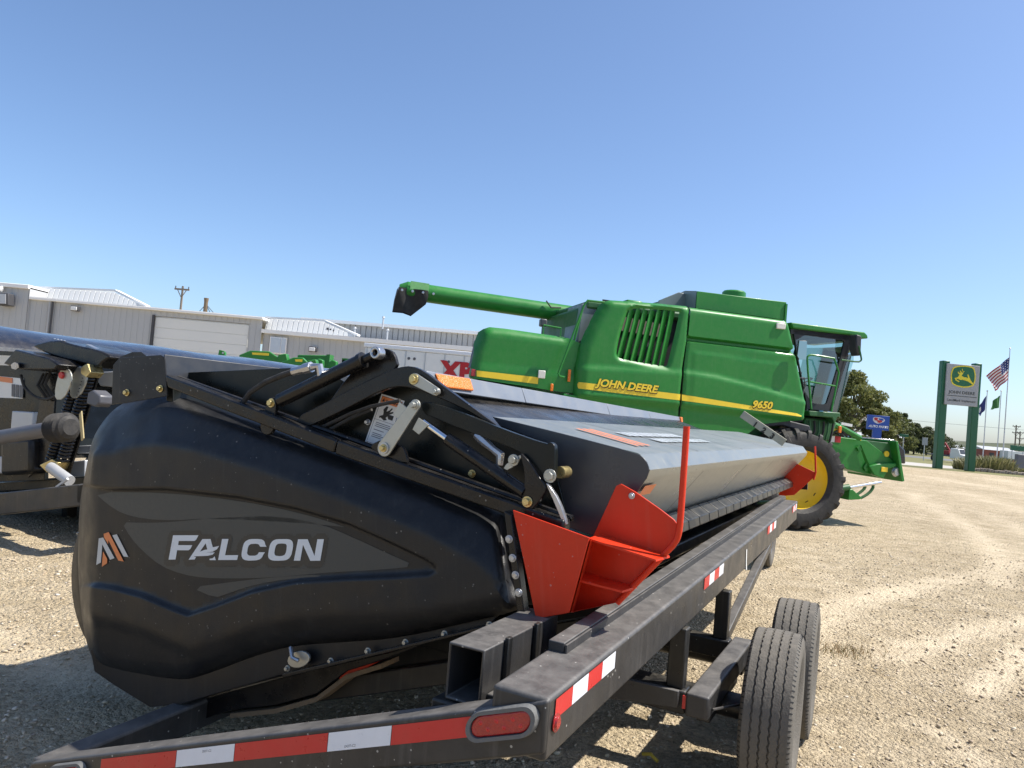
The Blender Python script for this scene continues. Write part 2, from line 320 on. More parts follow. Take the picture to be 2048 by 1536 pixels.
# ------------------------------------------------------------ measured outlines (metres, in the frame of each machine)
D={
'h_outline':[(-2.513,0.485),(-2.475,0.609),(-2.429,0.769),(-2.36,0.852),(-2.247,0.931),(-2.1,0.966),(-1.958,0.971),(-1.845,0.961),(-1.337,0.79),(-0.902,0.635),(-0.562,0.52),(-0.337,0.441),(-0.159,0.375),(-0.113,0.341),(-0.094,0.252),(-0.071,0.128),(-0.055,0.059),(-0.075,0.028),(-0.224,-0.006),(-0.584,-0.092),(-0.833,-0.121),(-1.14,-0.155),(-1.345,-0.211),(-1.563,-0.286),(-1.699,-0.328),(-1.792,-0.35),(-1.986,-0.358),(-2.295,-0.345),(-2.391,-0.316),(-2.459,-0.216),(-2.498,-0.085),(-2.522,0.092),(-2.527,0.261)],
'h_lowerplate':[(-2.519,-0.264),(-2.488,-0.367),(-2.345,-0.42),(-2.084,-0.503),(-1.865,-0.468),(-1.741,-0.431),(-1.264,-0.295),(-0.225,-0.04),(-0.181,0.007),(-0.881,-0.109)],
'h_groove_up':[(-2.553,0.566),(-2.475,0.559),(-2.262,0.529),(-1.88,0.519),(-1.414,0.469),(-1.081,0.412),(-0.815,0.347),(-0.664,0.292),(-0.535,0.242),(-0.45,0.208),(-0.404,0.183),(-0.396,0.166)],
'h_groove_lo':[(-0.396,0.166),(-0.432,0.152),(-0.608,0.14),(-0.823,0.13),(-1.09,0.111),(-1.338,0.064),(-1.557,-0.003),(-1.724,-0.048),(-1.837,-0.023),(-2.035,0.027),(-2.24,0.057),(-2.403,0.067),(-2.549,0.049)],
'h_crease':[(-2.554,0.7),(-2.36,0.715),(-2.24,0.714),(-2.08,0.741),(-1.926,0.742),(-1.683,0.704),(-1.238,0.584),(-0.811,0.451),(-0.433,0.317),(-0.22,0.215),(-0.141,0.153),(-0.108,0.013)],
'h_leaf1':[(-2.405,0.522),(-1.879,0.503),(-1.414,0.453),(-1.081,0.396),(-0.821,0.33),(-0.9,0.339),(-1.163,0.358),(-1.632,0.38),(-1.832,0.373),(-2.031,0.383),(-2.187,0.41),(-2.295,0.455)],
'h_leaf2':[(-2.198,0.371),(-2.052,0.365),(-1.901,0.365),(-1.755,0.371),(-1.628,0.378),(-1.479,0.382),(-1.2,0.384),(-0.961,0.347),(-0.794,0.289),(-0.635,0.229),(-0.5,0.181),(-0.673,0.165),(-0.911,0.152),(-1.046,0.141),(-1.248,0.124),(-1.485,0.116),(-1.642,0.116),(-1.782,0.129),(-1.927,0.166),(-2.053,0.237),(-2.13,0.295)],
'h_leaf3':[(-1.726,0.072),(-1.485,0.1),(-1.29,0.121),(-1.026,0.141),(-0.949,0.136),(-1.086,0.126),(-1.249,0.108),(-1.398,0.079),(-1.508,0.048),(-1.575,0.03)],
'h_t_F0':[(-1.837,0.306),(-1.672,0.305),(-1.685,0.287),(-1.696,0.28),(-1.8,0.28),(-1.804,0.261),(-1.712,0.261),(-1.724,0.244),(-1.737,0.238),(-1.811,0.238),(-1.822,0.196),(-1.868,0.195)],
'h_t_A0':[(-1.737,0.196),(-1.647,0.288),(-1.596,0.288),(-1.583,0.252),(-1.564,0.254),(-1.543,0.258),(-1.557,0.243),(-1.584,0.232),(-1.625,0.229),(-1.571,0.229),(-1.585,0.219),(-1.615,0.214),(-1.704,0.211),(-1.689,0.208),(-1.698,0.197)],
'h_t_A1':[(-1.604,0.201),(-1.585,0.203),(-1.572,0.212),(-1.565,0.195),(-1.603,0.195)],
'h_t_L0':[(-1.525,0.288),(-1.486,0.288),(-1.508,0.217),(-1.429,0.218),(-1.436,0.197),(-1.551,0.196)],
'h_t_N0':[(-1.086,0.285),(-1.034,0.285),(-1,0.217),(-0.982,0.285),(-0.948,0.285),(-0.97,0.198),(-1.023,0.197),(-1.06,0.262),(-1.077,0.197),(-1.112,0.197)],
'h_t_Ahole':[(-1.627,0.269),(-1.617,0.242),(-1.635,0.24),(-1.664,0.232)],
'h_t_Cbox':[(-1.416,0.195),(-1.262,0.287),(-1.375,0.216),(-1.299,0.266),(-1.299,0.254),(-1.263,0.254),(-1.307,0.231),(-1.272,0.231)],
'h_t_Obox':[(-1.262,0.196),(-1.107,0.286),(-1.223,0.215),(-1.144,0.268)],
'h_shadow':[(-1.855,0.327),(-1.626,0.321),(-1.634,0.307),(-0.922,0.302),(-0.95,0.182),(-1.775,0.177),(-1.892,0.177)],
'h_lg_m1':[(-2.363,0.294),(-2.33,0.298),(-2.246,0.199),(-2.279,0.191),(-2.336,0.264),(-2.347,0.177),(-2.382,0.165)],
'h_lg_m2':[(-2.33,0.231),(-2.298,0.195),(-2.3,0.174),(-2.338,0.157)],
'h_lg_m3':[(-2.325,0.316),(-2.287,0.324),(-2.178,0.184),(-2.217,0.188),(-2.289,0.285),(-2.292,0.266),(-2.322,0.298)],
'h_lg_m4':[(-2.262,0.308),(-2.229,0.313),(-2.146,0.205),(-2.18,0.207),(-2.241,0.282)],
'h_tube1':[(-1.915,1.064),(-0.886,0.688),(-0.906,0.635),(-1.898,1)],
'h_tube2':[(-0.883,0.688),(0.116,0.343),(0.107,0.293),(-0.901,0.631)],
'h_bracket':[(-2.278,0.953),(-2.277,1.187),(-1.973,1.168),(-1.945,1.15),(-1.93,0.964)],
'h_bracketback':[(-2.618,0.987),(-2.606,1.203),(-2.544,1.244),(-2.451,1.258),(-2.38,1.25),(-2.34,1.224),(-2.342,0.989)],
'h_bracketbolts':[(-2.215,1.005),(-1.973,1.003)],
'h_endsheet':[(-1.986,1.094),(-1.223,1.041),(-1.101,1.023),(-0.935,0.933),(-0.694,0.964),(-0.542,0.949),(-0.203,0.696),(0.006,0.596),(0.064,0.313),(-0.073,0.343),(-1.001,0.674),(-2.055,1.05)],
'h_arm_big':[(-1.176,0.803),(-0.982,0.86),(-0.822,0.915),(-0.678,0.956),(-0.612,0.97),(-0.547,0.97),(-0.49,0.944),(-0.404,0.876),(-0.267,0.775),(-0.143,0.683),(-0.194,0.7),(-0.262,0.748),(-0.325,0.782),(-0.459,0.845),(-0.564,0.885),(-0.635,0.892),(-0.709,0.88),(-0.825,0.841),(-0.985,0.789),(-1.12,0.751)],
'h_arm_low':[(-0.49,0.816),(-0.436,0.811),(-0.24,0.733),(-0.147,0.691),(0.049,0.615),(0.059,0.624),(0.075,0.617),(0.082,0.604),(0.077,0.536),(0.073,0.498),(0.023,0.5),(0.019,0.522),(-0.055,0.59),(-0.119,0.621),(-0.307,0.694),(-0.425,0.747),(-0.48,0.769)],
'h_hook':[(-0.049,0.595),(-0.011,0.555),(0.022,0.5),(0.05,0.467),(0.042,0.442),(0.016,0.41),(-0.009,0.386),(-0.022,0.37),(-0.062,0.389),(-0.047,0.434),(-0.038,0.475),(-0.035,0.525),(-0.045,0.567)],
'h_strip':[(0.046,0.478),(0.058,0.472),(0.096,0.414),(0.123,0.328),(0.107,0.325),(0.081,0.396)],
'h_pts':[(-0.641,0.641),(-0.488,0.801),(-0.028,0.412),(0.058,0.501),(-0.082,0.565),(-0.519,0.91),(-0.42,0.851),(-0.341,0.521),(-0.846,0.763),(-0.703,1.038),(-1.275,0.876),(-0.441,0.714),(-0.363,0.66),(-0.044,0.445)],
'h_lever':[(-0.475,0.799),(-0.626,0.64)],
'h_flag1':[(-0.57,0.822),(-0.524,0.786),(-0.567,0.745),(-0.602,0.772)],
'h_flag2':[(-0.483,0.751),(-0.437,0.72),(-0.484,0.685),(-0.513,0.707)],
'h_uplate':[(-1.057,0.808),(-0.885,0.979),(-0.744,1.067),(-0.685,1.06),(-0.653,1.038),(-0.636,0.972),(-0.729,0.931),(-0.917,0.862)],
'h_sticker':[(-0.768,0.88),(-0.654,0.836),(-0.75,0.636),(-0.867,0.677)],
'h_slotplate':[(-0.134,0.54),(-0.058,0.586),(-0.047,0.573),(-0.107,0.526)],
'h_pivotb':[(-0.727,0.658),(-0.669,0.679),(-0.572,0.649),(-0.55,0.608),(-0.548,0.565),(-0.72,0.637)],
'h_link':[(-0.563,0.919),(-0.521,0.933),(-0.427,0.855),(-0.426,0.839),(-0.447,0.831),(-0.564,0.9)],
'h_deck':[(-0.266,0.746),(0.047,0.655),(0.331,0.567),(0.363,0.54),(0.374,0.503),(0.36,0.472),(0.279,0.374),(0.144,0.266)],
'h_deckend':[(0.038,0.298),(-0.007,0.481),(-0.009,0.616),(-0.234,0.706),(-0.266,0.746)],
'h_beam':[(-0.612,0.975),(-0.598,0.892),(-0.581,0.821)],
'h_red1':[(-0.062,0.387),(0.225,0.288),(0.134,0.035),(0.006,0.009)],
'h_red2':[(0.164,0.269),(0.267,0.452),(0.293,0.462),(0.466,0.336),(0.485,0.307),(0.473,0.267),(0.244,0.039),(0.067,-0.002)],
'h_rod':[(0.544,0.649),(0.498,0.328),(0.485,0.269),(0.462,0.24),(0.248,0.041)],
'h_rib1':[(0.198,0.281),(0.426,0.205)],
'h_rib2':[(0.132,0.142),(0.299,0.098)],
'h_edgebolts':[(-0.093,0.283),(-0.083,0.216),(-0.075,0.156),(-0.066,0.095)],
'h_botbolts':[(-1.195,-0.256),(-1.123,-0.212),(-0.961,-0.21),(-0.771,-0.159),(-0.589,-0.116),(-0.409,-0.075),(-0.213,-0.033)],
'h_skid':[(-1.96,-0.603),(-1.908,-0.49),(-1.222,-0.307),(-0.786,-0.202),(-0.537,-0.132),(-0.813,-0.234),(-1,-0.292),(-1.168,-0.399),(-1.401,-0.468),(-1.679,-0.515)],
'h_botflange':[(-1.206,-0.275),(-0.192,-0.026),(-0.193,-0.036),(-1.201,-0.289)],
'h_orange_end':[(0.339,0.44),(0.4,0.451),(0.375,0.398),(0.33,0.395)],
'h_far':[(0.445,0.506),(0.166,0.198),(-0.06,0.735),(0.505,0.367)],
'k_rearpanel':[(-3.673,3.575),(-3.785,3.531),(-3.854,3.451),(-4.015,3.106),(-4.136,2.757),(-4.179,2.393),(-4.172,2.035),(-4.155,1.586),(-2.303,1.527),(-2.334,2.157),(-2.324,2.512),(-2.279,3.075),(-2.281,3.636),(-2.996,3.613)],
'k_grille':[(-3.337,3.45),(-3.184,3.493),(-2.454,3.522),(-2.432,3.506),(-2.575,2.611),(-2.605,2.565),(-3.406,2.614),(-3.487,2.649),(-3.513,2.725),(-3.47,3.045),(-3.383,3.384)],
'k_slat_t':[(-3.258,3.447),(-3.135,3.459),(-3.01,3.469),(-2.885,3.478),(-2.759,3.488),(-2.64,3.497),(-2.52,3.506)],
'k_slat_b':[(-3.42,2.625),(-3.295,2.613),(-3.171,2.607),(-3.039,2.602),(-2.913,2.59),(-2.78,2.585),(-2.653,2.581)],
'k_frontpanel':[(-2.256,3.618),(-0.384,3.6),(-0.191,3.066),(0.088,2.214),(0.071,1.89),(-0.26,1.837),(-0.771,1.745),(-1.037,1.535),(-2.278,1.588),(-2.294,2.478),(-2.265,3.077)],
'k_recess':[(-2.255,3.115),(-0.196,3.117),(-0.182,3.028),(-2.259,3.04)],
'k_crease':[(-2.257,2.518),(-1.679,2.486),(-0.969,2.389),(0.057,2.224)],
'k_crease2':[(-2.19,2.873),(-0.287,2.817)],
'k_stripe1':[(-4.128,2.166),(-2.331,2.128),(-2.327,2.024),(-4.119,2.061),(-4.134,2.086),(-4.139,2.138)],
'k_stripe2':[(-2.312,2.127),(-0.099,1.992),(-0.002,1.961),(-0.012,1.94),(-2.303,2.024)],
'k_text1':[(-3.839,2.132),(-2.744,2.11),(-2.76,2.2),(-3.833,2.21)],
'k_text2':[(-1,2.023),(-0.595,2.027),(-1.008,2.119)],
'k_lampR':[(-0.616,3.53),(-0.436,3.53),(-0.442,3.431),(-0.615,3.428)],
'k_tankside':[(-2.008,3.957),(-0.244,3.974),(-0.254,3.642),(-2.009,3.649)],
'k_tankrear':[(-2.52,3.78),(-2.149,3.973),(-2.008,3.957),(-2.007,3.636),(-2.509,3.654)],
'k_dome':[(-0.976,4.183),(-0.606,4.186),(-0.798,4.261)],
'k_hood':[(-5.895,2.078),(-5.88,2.235),(-5.846,2.629),(-5.785,2.832),(-5.729,2.881),(-5.633,2.923),(-5.37,2.926),(-4.374,2.895),(-4.113,2.812),(-4.143,2.203),(-4.134,1.982),(-4.377,1.981),(-5.085,2.026),(-5.815,2.066)],
'k_hoodband':[(-5.807,2.197),(-4.781,2.183),(-4.781,2.074),(-5.798,2.103)],
'k_hoodlight':[(-5.888,2.215),(-5.808,2.213),(-5.798,2.103),(-5.887,2.102)],
'k_augerA':[(-6.86,3.598),(-3.562,3.539),(-6.75,3.612),(-6.429,3.549)],
'k_boot':[(-6.986,3.639),(-6.449,3.637),(-6.439,3.525),(-6.471,3.386),(-6.698,3.168),(-6.846,3.207),(-7.041,3.203),(-7.022,3.433)],
'k_elbow':[(-3.69,3.668),(-3.454,3.766),(-3.29,3.598),(-3.442,3.089),(-3.68,3.273)],
'k_rail1':[(-3.822,3.503),(-4.118,3.498),(-4.173,3.411),(-4.508,2.265),(-4.484,2.227),(-4.4,2.216)],
'k_rail2':[(-4.107,3.426),(-4.321,2.248)],
'k_cabroof':[(-0.106,3.629),(0.486,3.631),(1.233,3.624),(1.454,3.621),(1.522,3.573),(1.546,3.508),(1.308,3.482),(1.24,3.535),(-0.051,3.523)],
'k_door':[(-0.003,3.531),(1.085,3.522),(1.242,3.521),(1.234,3.417),(0.93,2.093),(0.398,2.108),(0.379,2.24),(0.115,3.046)],
'k_doorglass':[(0.029,3.356),(0.478,3.36),(0.547,3.344),(1.059,3.414),(1.088,3.379),(1.06,3.203),(0.829,2.264),(0.781,2.215),(0.396,2.234),(0.123,3.047)],
'k_doorglass2':[(0.03,3.445),(0.919,3.429),(1.057,3.436),(1.097,3.38),(0.821,2.256),(0.765,2.207),(0.397,2.227),(0.156,2.961)],
'k_frontglass':[(1.242,3.312),(1.308,3.258),(1.324,3.078),(1.06,2.082),(0.929,2.101)],
'k_mirror1':[(-0.207,3.262),(-0.046,3.272),(-0.033,2.937),(-0.178,2.93),(-0.224,2.989)],
'k_mirror2':[(1.111,3.526),(1.225,3.508),(1.238,3.151),(1.179,3.138),(1.125,3.259)],
'k_platform':[(0.27,2.065),(0.917,2.083),(0.923,2.009),(0.873,1.998),(0.816,1.868),(0.756,1.981),(0.294,1.972)],
'k_hr1':[(0.28,2.09),(0.113,2.975),(0.132,3.035),(0.221,3.063),(0.819,3.031),(0.69,2.081)],
'k_hr2':[(0.213,2.578),(0.751,2.547)],
'k_hr3':[(0.819,3.031),(1.17,3.022),(1.236,3.058),(1.232,3.102),(1.162,3.317)],
'k_feeder':[(0.691,1.675),(1.11,1.655),(1.963,1.625),(2.655,1.245),(2.659,1.197),(2.065,1.147),(2.178,0.985),(1.955,0.992),(1.583,1.052),(1.206,1.225),(0.724,1.295)],
'k_fwing':[(1.972,1.14),(2.175,1.206),(2.581,1.249),(2.593,1.181),(2.417,1.127),(2.31,0.931),(2.096,0.98)],
'k_fadapt':[(1.963,1.625),(2.436,1.612),(2.582,1.66),(2.667,1.251),(2.655,1.245)],
'k_ffront':[(2.472,1.659),(2.521,1.662),(2.735,0.915),(2.673,0.9)],
'k_farm':[(1.111,1.888),(1.27,1.849),(1.743,1.677),(1.697,1.653),(1.25,1.796),(1.102,1.846)],
'k_cyl':[(1.48,0.73),(2.17,0.865)],
'k_stand':[(1.452,0.497),(1.459,0.693),(1.531,0.697),(1.76,0.545),(1.69,0.521)],
'k_hoop1':[(1.762,0.605),(1.888,0.696),(1.919,0.76)],
'k_hoop2':[(1.841,0.537),(2.003,0.629),(2.092,0.739),(2.087,0.796)],
'k_tyrec':[(0,0),(-0.265,1.722),(0.759,0.921)],
'h_t_Oo':[(-1.118,0.241),(-1.114,0.257),(-1.114,0.265),(-1.115,0.271),(-1.118,0.276),(-1.122,0.28),(-1.128,0.283),(-1.136,0.285),(-1.147,0.286),(-1.171,0.286),(-1.195,0.286),(-1.207,0.285),(-1.216,0.283),(-1.224,0.28),(-1.231,0.276),(-1.236,0.271),(-1.241,0.265),(-1.245,0.257),(-1.25,0.241),(-1.254,0.225),(-1.255,0.217),(-1.254,0.211),(-1.251,0.206),(-1.246,0.202),(-1.24,0.199),(-1.231,0.197),(-1.22,0.196),(-1.196,0.196),(-1.173,0.197),(-1.161,0.198),(-1.151,0.2),(-1.144,0.203),(-1.137,0.207),(-1.132,0.212),(-1.127,0.218),(-1.123,0.225)],
'h_t_Oi':[(-1.151,0.242),(-1.149,0.254),(-1.149,0.259),(-1.151,0.263),(-1.155,0.266),(-1.162,0.267),(-1.176,0.268),(-1.191,0.267),(-1.198,0.266),(-1.204,0.263),(-1.209,0.259),(-1.212,0.253),(-1.216,0.242),(-1.219,0.23),(-1.218,0.224),(-1.216,0.22),(-1.212,0.217),(-1.206,0.216),(-1.191,0.215),(-1.176,0.216),(-1.169,0.218),(-1.163,0.22),(-1.159,0.224),(-1.155,0.23)],
'h_t_C0':[(-1.299,0.254),(-1.263,0.254),(-1.27,0.264),(-1.271,0.27),(-1.273,0.275),(-1.277,0.279),(-1.282,0.282),(-1.29,0.285),(-1.299,0.286),(-1.315,0.287),(-1.345,0.287),(-1.358,0.286),(-1.368,0.284),(-1.376,0.281),(-1.383,0.278),(-1.389,0.273),(-1.394,0.268),(-1.398,0.26),(-1.402,0.25),(-1.408,0.228),(-1.409,0.219),(-1.408,0.212),(-1.406,0.207),(-1.402,0.203),(-1.397,0.2),(-1.389,0.197),(-1.379,0.196),(-1.365,0.195),(-1.334,0.196),(-1.321,0.197),(-1.311,0.199),(-1.303,0.201),(-1.296,0.205),(-1.29,0.209),(-1.286,0.215),(-1.281,0.222),(-1.272,0.231),(-1.307,0.231),(-1.312,0.225),(-1.316,0.221),(-1.321,0.219),(-1.327,0.217),(-1.334,0.216),(-1.352,0.216),(-1.362,0.216),(-1.368,0.218),(-1.372,0.22),(-1.374,0.223),(-1.376,0.227),(-1.375,0.232),(-1.372,0.246),(-1.369,0.253),(-1.366,0.258),(-1.362,0.261),(-1.357,0.264),(-1.351,0.266),(-1.344,0.266),(-1.326,0.267),(-1.316,0.266),(-1.31,0.265),(-1.306,0.263),(-1.304,0.26)],
'g_cover':[(-2.295,1.337),(-1.707,1.249),(-1.152,1.112),(-0.842,0.931),(-0.798,0.844)],
'g_flap':[(-0.286,0.809),(0.128,0.814),(0.369,0.733),(0.731,0.644),(0.926,0.557),(0.801,0.533),(0.71,0.469),(0.553,0.532),(0.145,0.633),(-0.166,0.746)],
'g_panel':[(-1.629,0.939),(-0.736,0.811),(-0.305,0.727),(-0.401,0.593),(-0.427,-0.519),(-0.881,-0.512),(-1.586,-0.502)],
'g_box':[(-0.145,0.723),(0.374,0.579),(0.505,0.509),(0.448,0.468),(-0.04,0.518),(-0.333,0.606)],
'g_spring1':[(0.444,0.439),(0.042,-0.336)],
'g_spring2':[(0.603,0.447),(0.215,-0.345)],
'g_gold':[(0.576,0.492),(0.661,0.516),(0.711,0.432),(0.648,0.392),(0.576,0.431)],
'g_goldlow':[(-0.03,-0.379),(0.158,-0.332),(0.248,-0.369),(0.174,-0.458),(0.085,-0.455)],
'g_plate':[(0.531,0.444),(0.661,0.431),(0.411,-0.122),(0.215,-0.511),(0.156,-0.579),(0.14,-0.484),(0.301,-0.162)],
'g_grip':[(0.36,0.487),(0.447,0.501),(0.52,0.447),(0.535,0.353),(0.414,0.201),(0.289,0.211),(0.288,0.329)],
'g_shaft':[(-0.245,-0.13),(0.88,-0.091),(1.113,-0.095)],
'g_greybox':[(0.733,0.245),(0.803,0.262),(0.899,0.199),(0.886,0.127),(0.837,0.1),(0.705,0.142)],
'g_jack':[(0.222,-0.426),(0.456,-0.546)],
'g_white':[(-1.211,0.608),(-0.776,0.539),(-0.789,0.332),(-1.206,0.378)],
'g_white2':[(-1.217,0.833),(-0.996,0.803),(-1.037,0.702),(-1.214,0.726)],
'g_hbeam1':[(-0.239,0.58),(0.156,0.556),(0.156,0.385),(-0.118,0.426)],
'g_hbeam2':[(-0.615,-0.341),(-0.21,-0.334),(-0.224,-0.613),(-0.696,-0.546)],
'g_hbeam3':[(-0.479,-0.176),(-0.252,-0.179),(-0.259,-0.261),(-0.478,-0.26)],
'g_hbeam4':[(-1.321,-0.246),(-0.76,-0.259),(-0.756,-0.425),(-1.316,-0.427)],
'g_tbeam':[(-0.931,-0.631),(0.815,-0.576),(0.816,-0.768),(-0.924,-0.859)],
'g_innerplate':[(-0.204,0.561),(-0.023,0.518),(-0.08,0.008),(-0.153,-0.329),(-0.468,-0.486),(-0.356,0.027)],
'g_hose':[(-0.299,0.505),(-0.249,0.378),(-0.075,0.266),(0.117,0.226),(0.266,0.26)],
'badge':[(31.13,7.29),(31.46,7.39),(31.86,7.46),(32.28,7.45),(32.6,7.39),(32.72,7.07),(32.77,6.74),(32.76,6.4),(32.67,6.09),(32.38,5.95),(31.97,5.88),(31.52,5.93),(31.11,6.07),(31.02,6.4),(30.98,6.69),(31.02,7)],
'deer':[(31.48,7),(31.56,6.91),(31.79,6.93),(31.9,7),(31.83,6.88),(31.74,6.72),(31.92,6.63),(32.22,6.61),(32.14,6.82),(32.21,6.86),(32.33,6.62),(32.44,6.41),(32.6,6.24),(32.65,6.09),(32.47,6.21),(32.24,6.34),(31.97,6.42),(31.67,6.42),(31.38,6.49),(31.41,6.41),(31.63,6.3),(31.59,6.24),(31.34,6.35),(31.26,6.51),(31.46,6.58),(31.56,6.71),(31.59,6.81),(31.5,6.84),(31.46,6.94)],
'antler1':[(31.59,7.05),(31.64,7.08),(31.7,6.97),(31.78,7.06),(31.83,7.04),(31.73,6.92),(31.65,6.93)],
'antler2':[(31.74,7.21),(31.78,7.22),(31.81,7.07),(31.93,7.05),(31.92,7.02),(31.77,7)],
}
# ------------------------------------------------------------ ground
def vnoise(x, y, seed=0):
    """smooth value noise, vectorised"""
    rs = np.random.RandomState(seed); T = rs.rand(256, 256)
    xi = np.floor(x).astype(int); yi = np.floor(y).astype(int); fx = S01(x - xi); fy = S01(y - yi)
    g = lambda a, b: T[a & 255, b & 255]
    return (g(xi, yi) * (1 - fx) + g(xi + 1, yi) * fx) * (1 - fy) + (g(xi, yi + 1) * (1 - fx) + g(xi + 1, yi + 1) * fx) * fy - .5

# paths of tyres over the gravel: centre line, half width, strength
TRACKS = [
 ([(14.4, 28.1), (12.7, 23.7), (10.8, 18.7), (9.5, 15.4), (7.7, 11.8), (6.2, 9.6)], .26, .60),
 ([(2.4, 6.2), (2.86, 6.8), (3.5, 7.7), (4.1, 8.3), (5.3, 9.3), (6.9, 10.7), (9.5, 12.9)], .24, .62),
 ([(3.1, 6.0), (3.7, 6.5), (4.2, 6.9), (4.8, 7.3), (6.5, 8.4)], .20, .60),
 ([(3.4, 5.35), (3.6, 5.55), (4.0, 5.97), (4.4, 6.4), (5.4, 7.3)], .14, .75),
 ([(16.5, 28.1), (16.0, 25.5), (15.1, 22.4), (14, 19)], .5, .5),
 ([(13.0, 21.0), (11.2, 16.6), (10.3, 14)], .30, .5),
 ([(2.65, 4.6), (2.68, 4.2), (2.66, 3.9)], .10, .5),
 ([(-3.9, 5.3), (-3.2, 4.9), (-2.5, 4.4), (-1.8, 4.3)], .2, .5),
 ([(21.4, 40), (21.9, 36.8), (21.7, 32.3), (20, 27)], .9, .5), ([(28, 44), (27, 38), (25, 33)], 1.2, .5),
]
def track_amount(P):
    t = np.zeros(len(P))
    for pl, hw, k in TRACKS:
        d = dist_pl(P, chaikin(pl, 2, False)); t = np.maximum(t, .72 * k * (1 - S01((d - hw * .2) / (hw * 1.3))))
    return t

def ground_z(x, y, fine=True):
    z = .035 * vnoise(x * .35, y * .35, 1) + .022 * vnoise(x * 1.1 + 9, y * 1.1, 2)
    z = z - .17 * np.exp(-(((x + 1.5) / 1.1) ** 2 + ((y - 3.0) / 1.3) ** 2))      # low spot beside the trailer
    if fine:
        z = z + .014 * vnoise(x * 4, y * 4, 3) + .010 * vnoise(x * 9 + 3, y * 9, 4) + .010 * vnoise(x * 19, y * 19, 5)
    far = S01((np.hypot(x, y) - 26) / 20)
    return z * (1 - far)

def axis_lines(lo, hi, step, far_lo, far_hi, grow=1.10):
    a = list(np.arange(lo, hi + 1e-6, step)); s = step; v = hi
    while v < far_hi: s *= grow; v += s; a.append(v)
    s = step; v = lo
    while v > far_lo: s *= grow; v -= s; a.insert(0, v)
    return np.array(a)
gx = axis_lines(-4.6, 6.6, .045, -600, 900); gy = axis_lines(2.2, 11.5, .045, -60, 1800)
GX, GY = np.meshgrid(gx, gy); px, py = GX.ravel(), GY.ravel()
tr = np.zeros(len(px)); near = (np.abs(px) < 40) & (py > 0) & (py < 45); tr[near] = track_amount(np.stack([px[near], py[near]], 1))
pz = ground_z(px, py) * 1.0
pz = np.where(tr > 0, pz * (1 - .45 * tr) - .018 * tr + tr * .006 * np.sin((px * .8 + py) * 70), pz)
nx, ny = len(gx), len(gy); idx = np.arange(nx * ny).reshape(ny, nx)
fq = np.stack([idx[:-1, :-1], idx[:-1, 1:], idx[1:, 1:], idx[1:, :-1]], -1).reshape(-1, 4)
me = bpy.data.meshes.new('gravel_lot'); me.vertices.add(nx * ny); me.vertices.foreach_set('co', np.stack([px, py, pz], 1).ravel())
me.loops.add(fq.size); me.loops.foreach_set('vertex_index', fq.ravel()); me.polygons.add(len(fq)); me.polygons.foreach_set('loop_start', np.arange(len(fq)) * 4)
me.update(calc_edges=True); me.polygons.foreach_set('use_smooth', [True] * len(fq))
at = me.attributes.new('track', 'FLOAT', 'POINT'); at.data.foreach_set('value', tr.astype(np.float32))

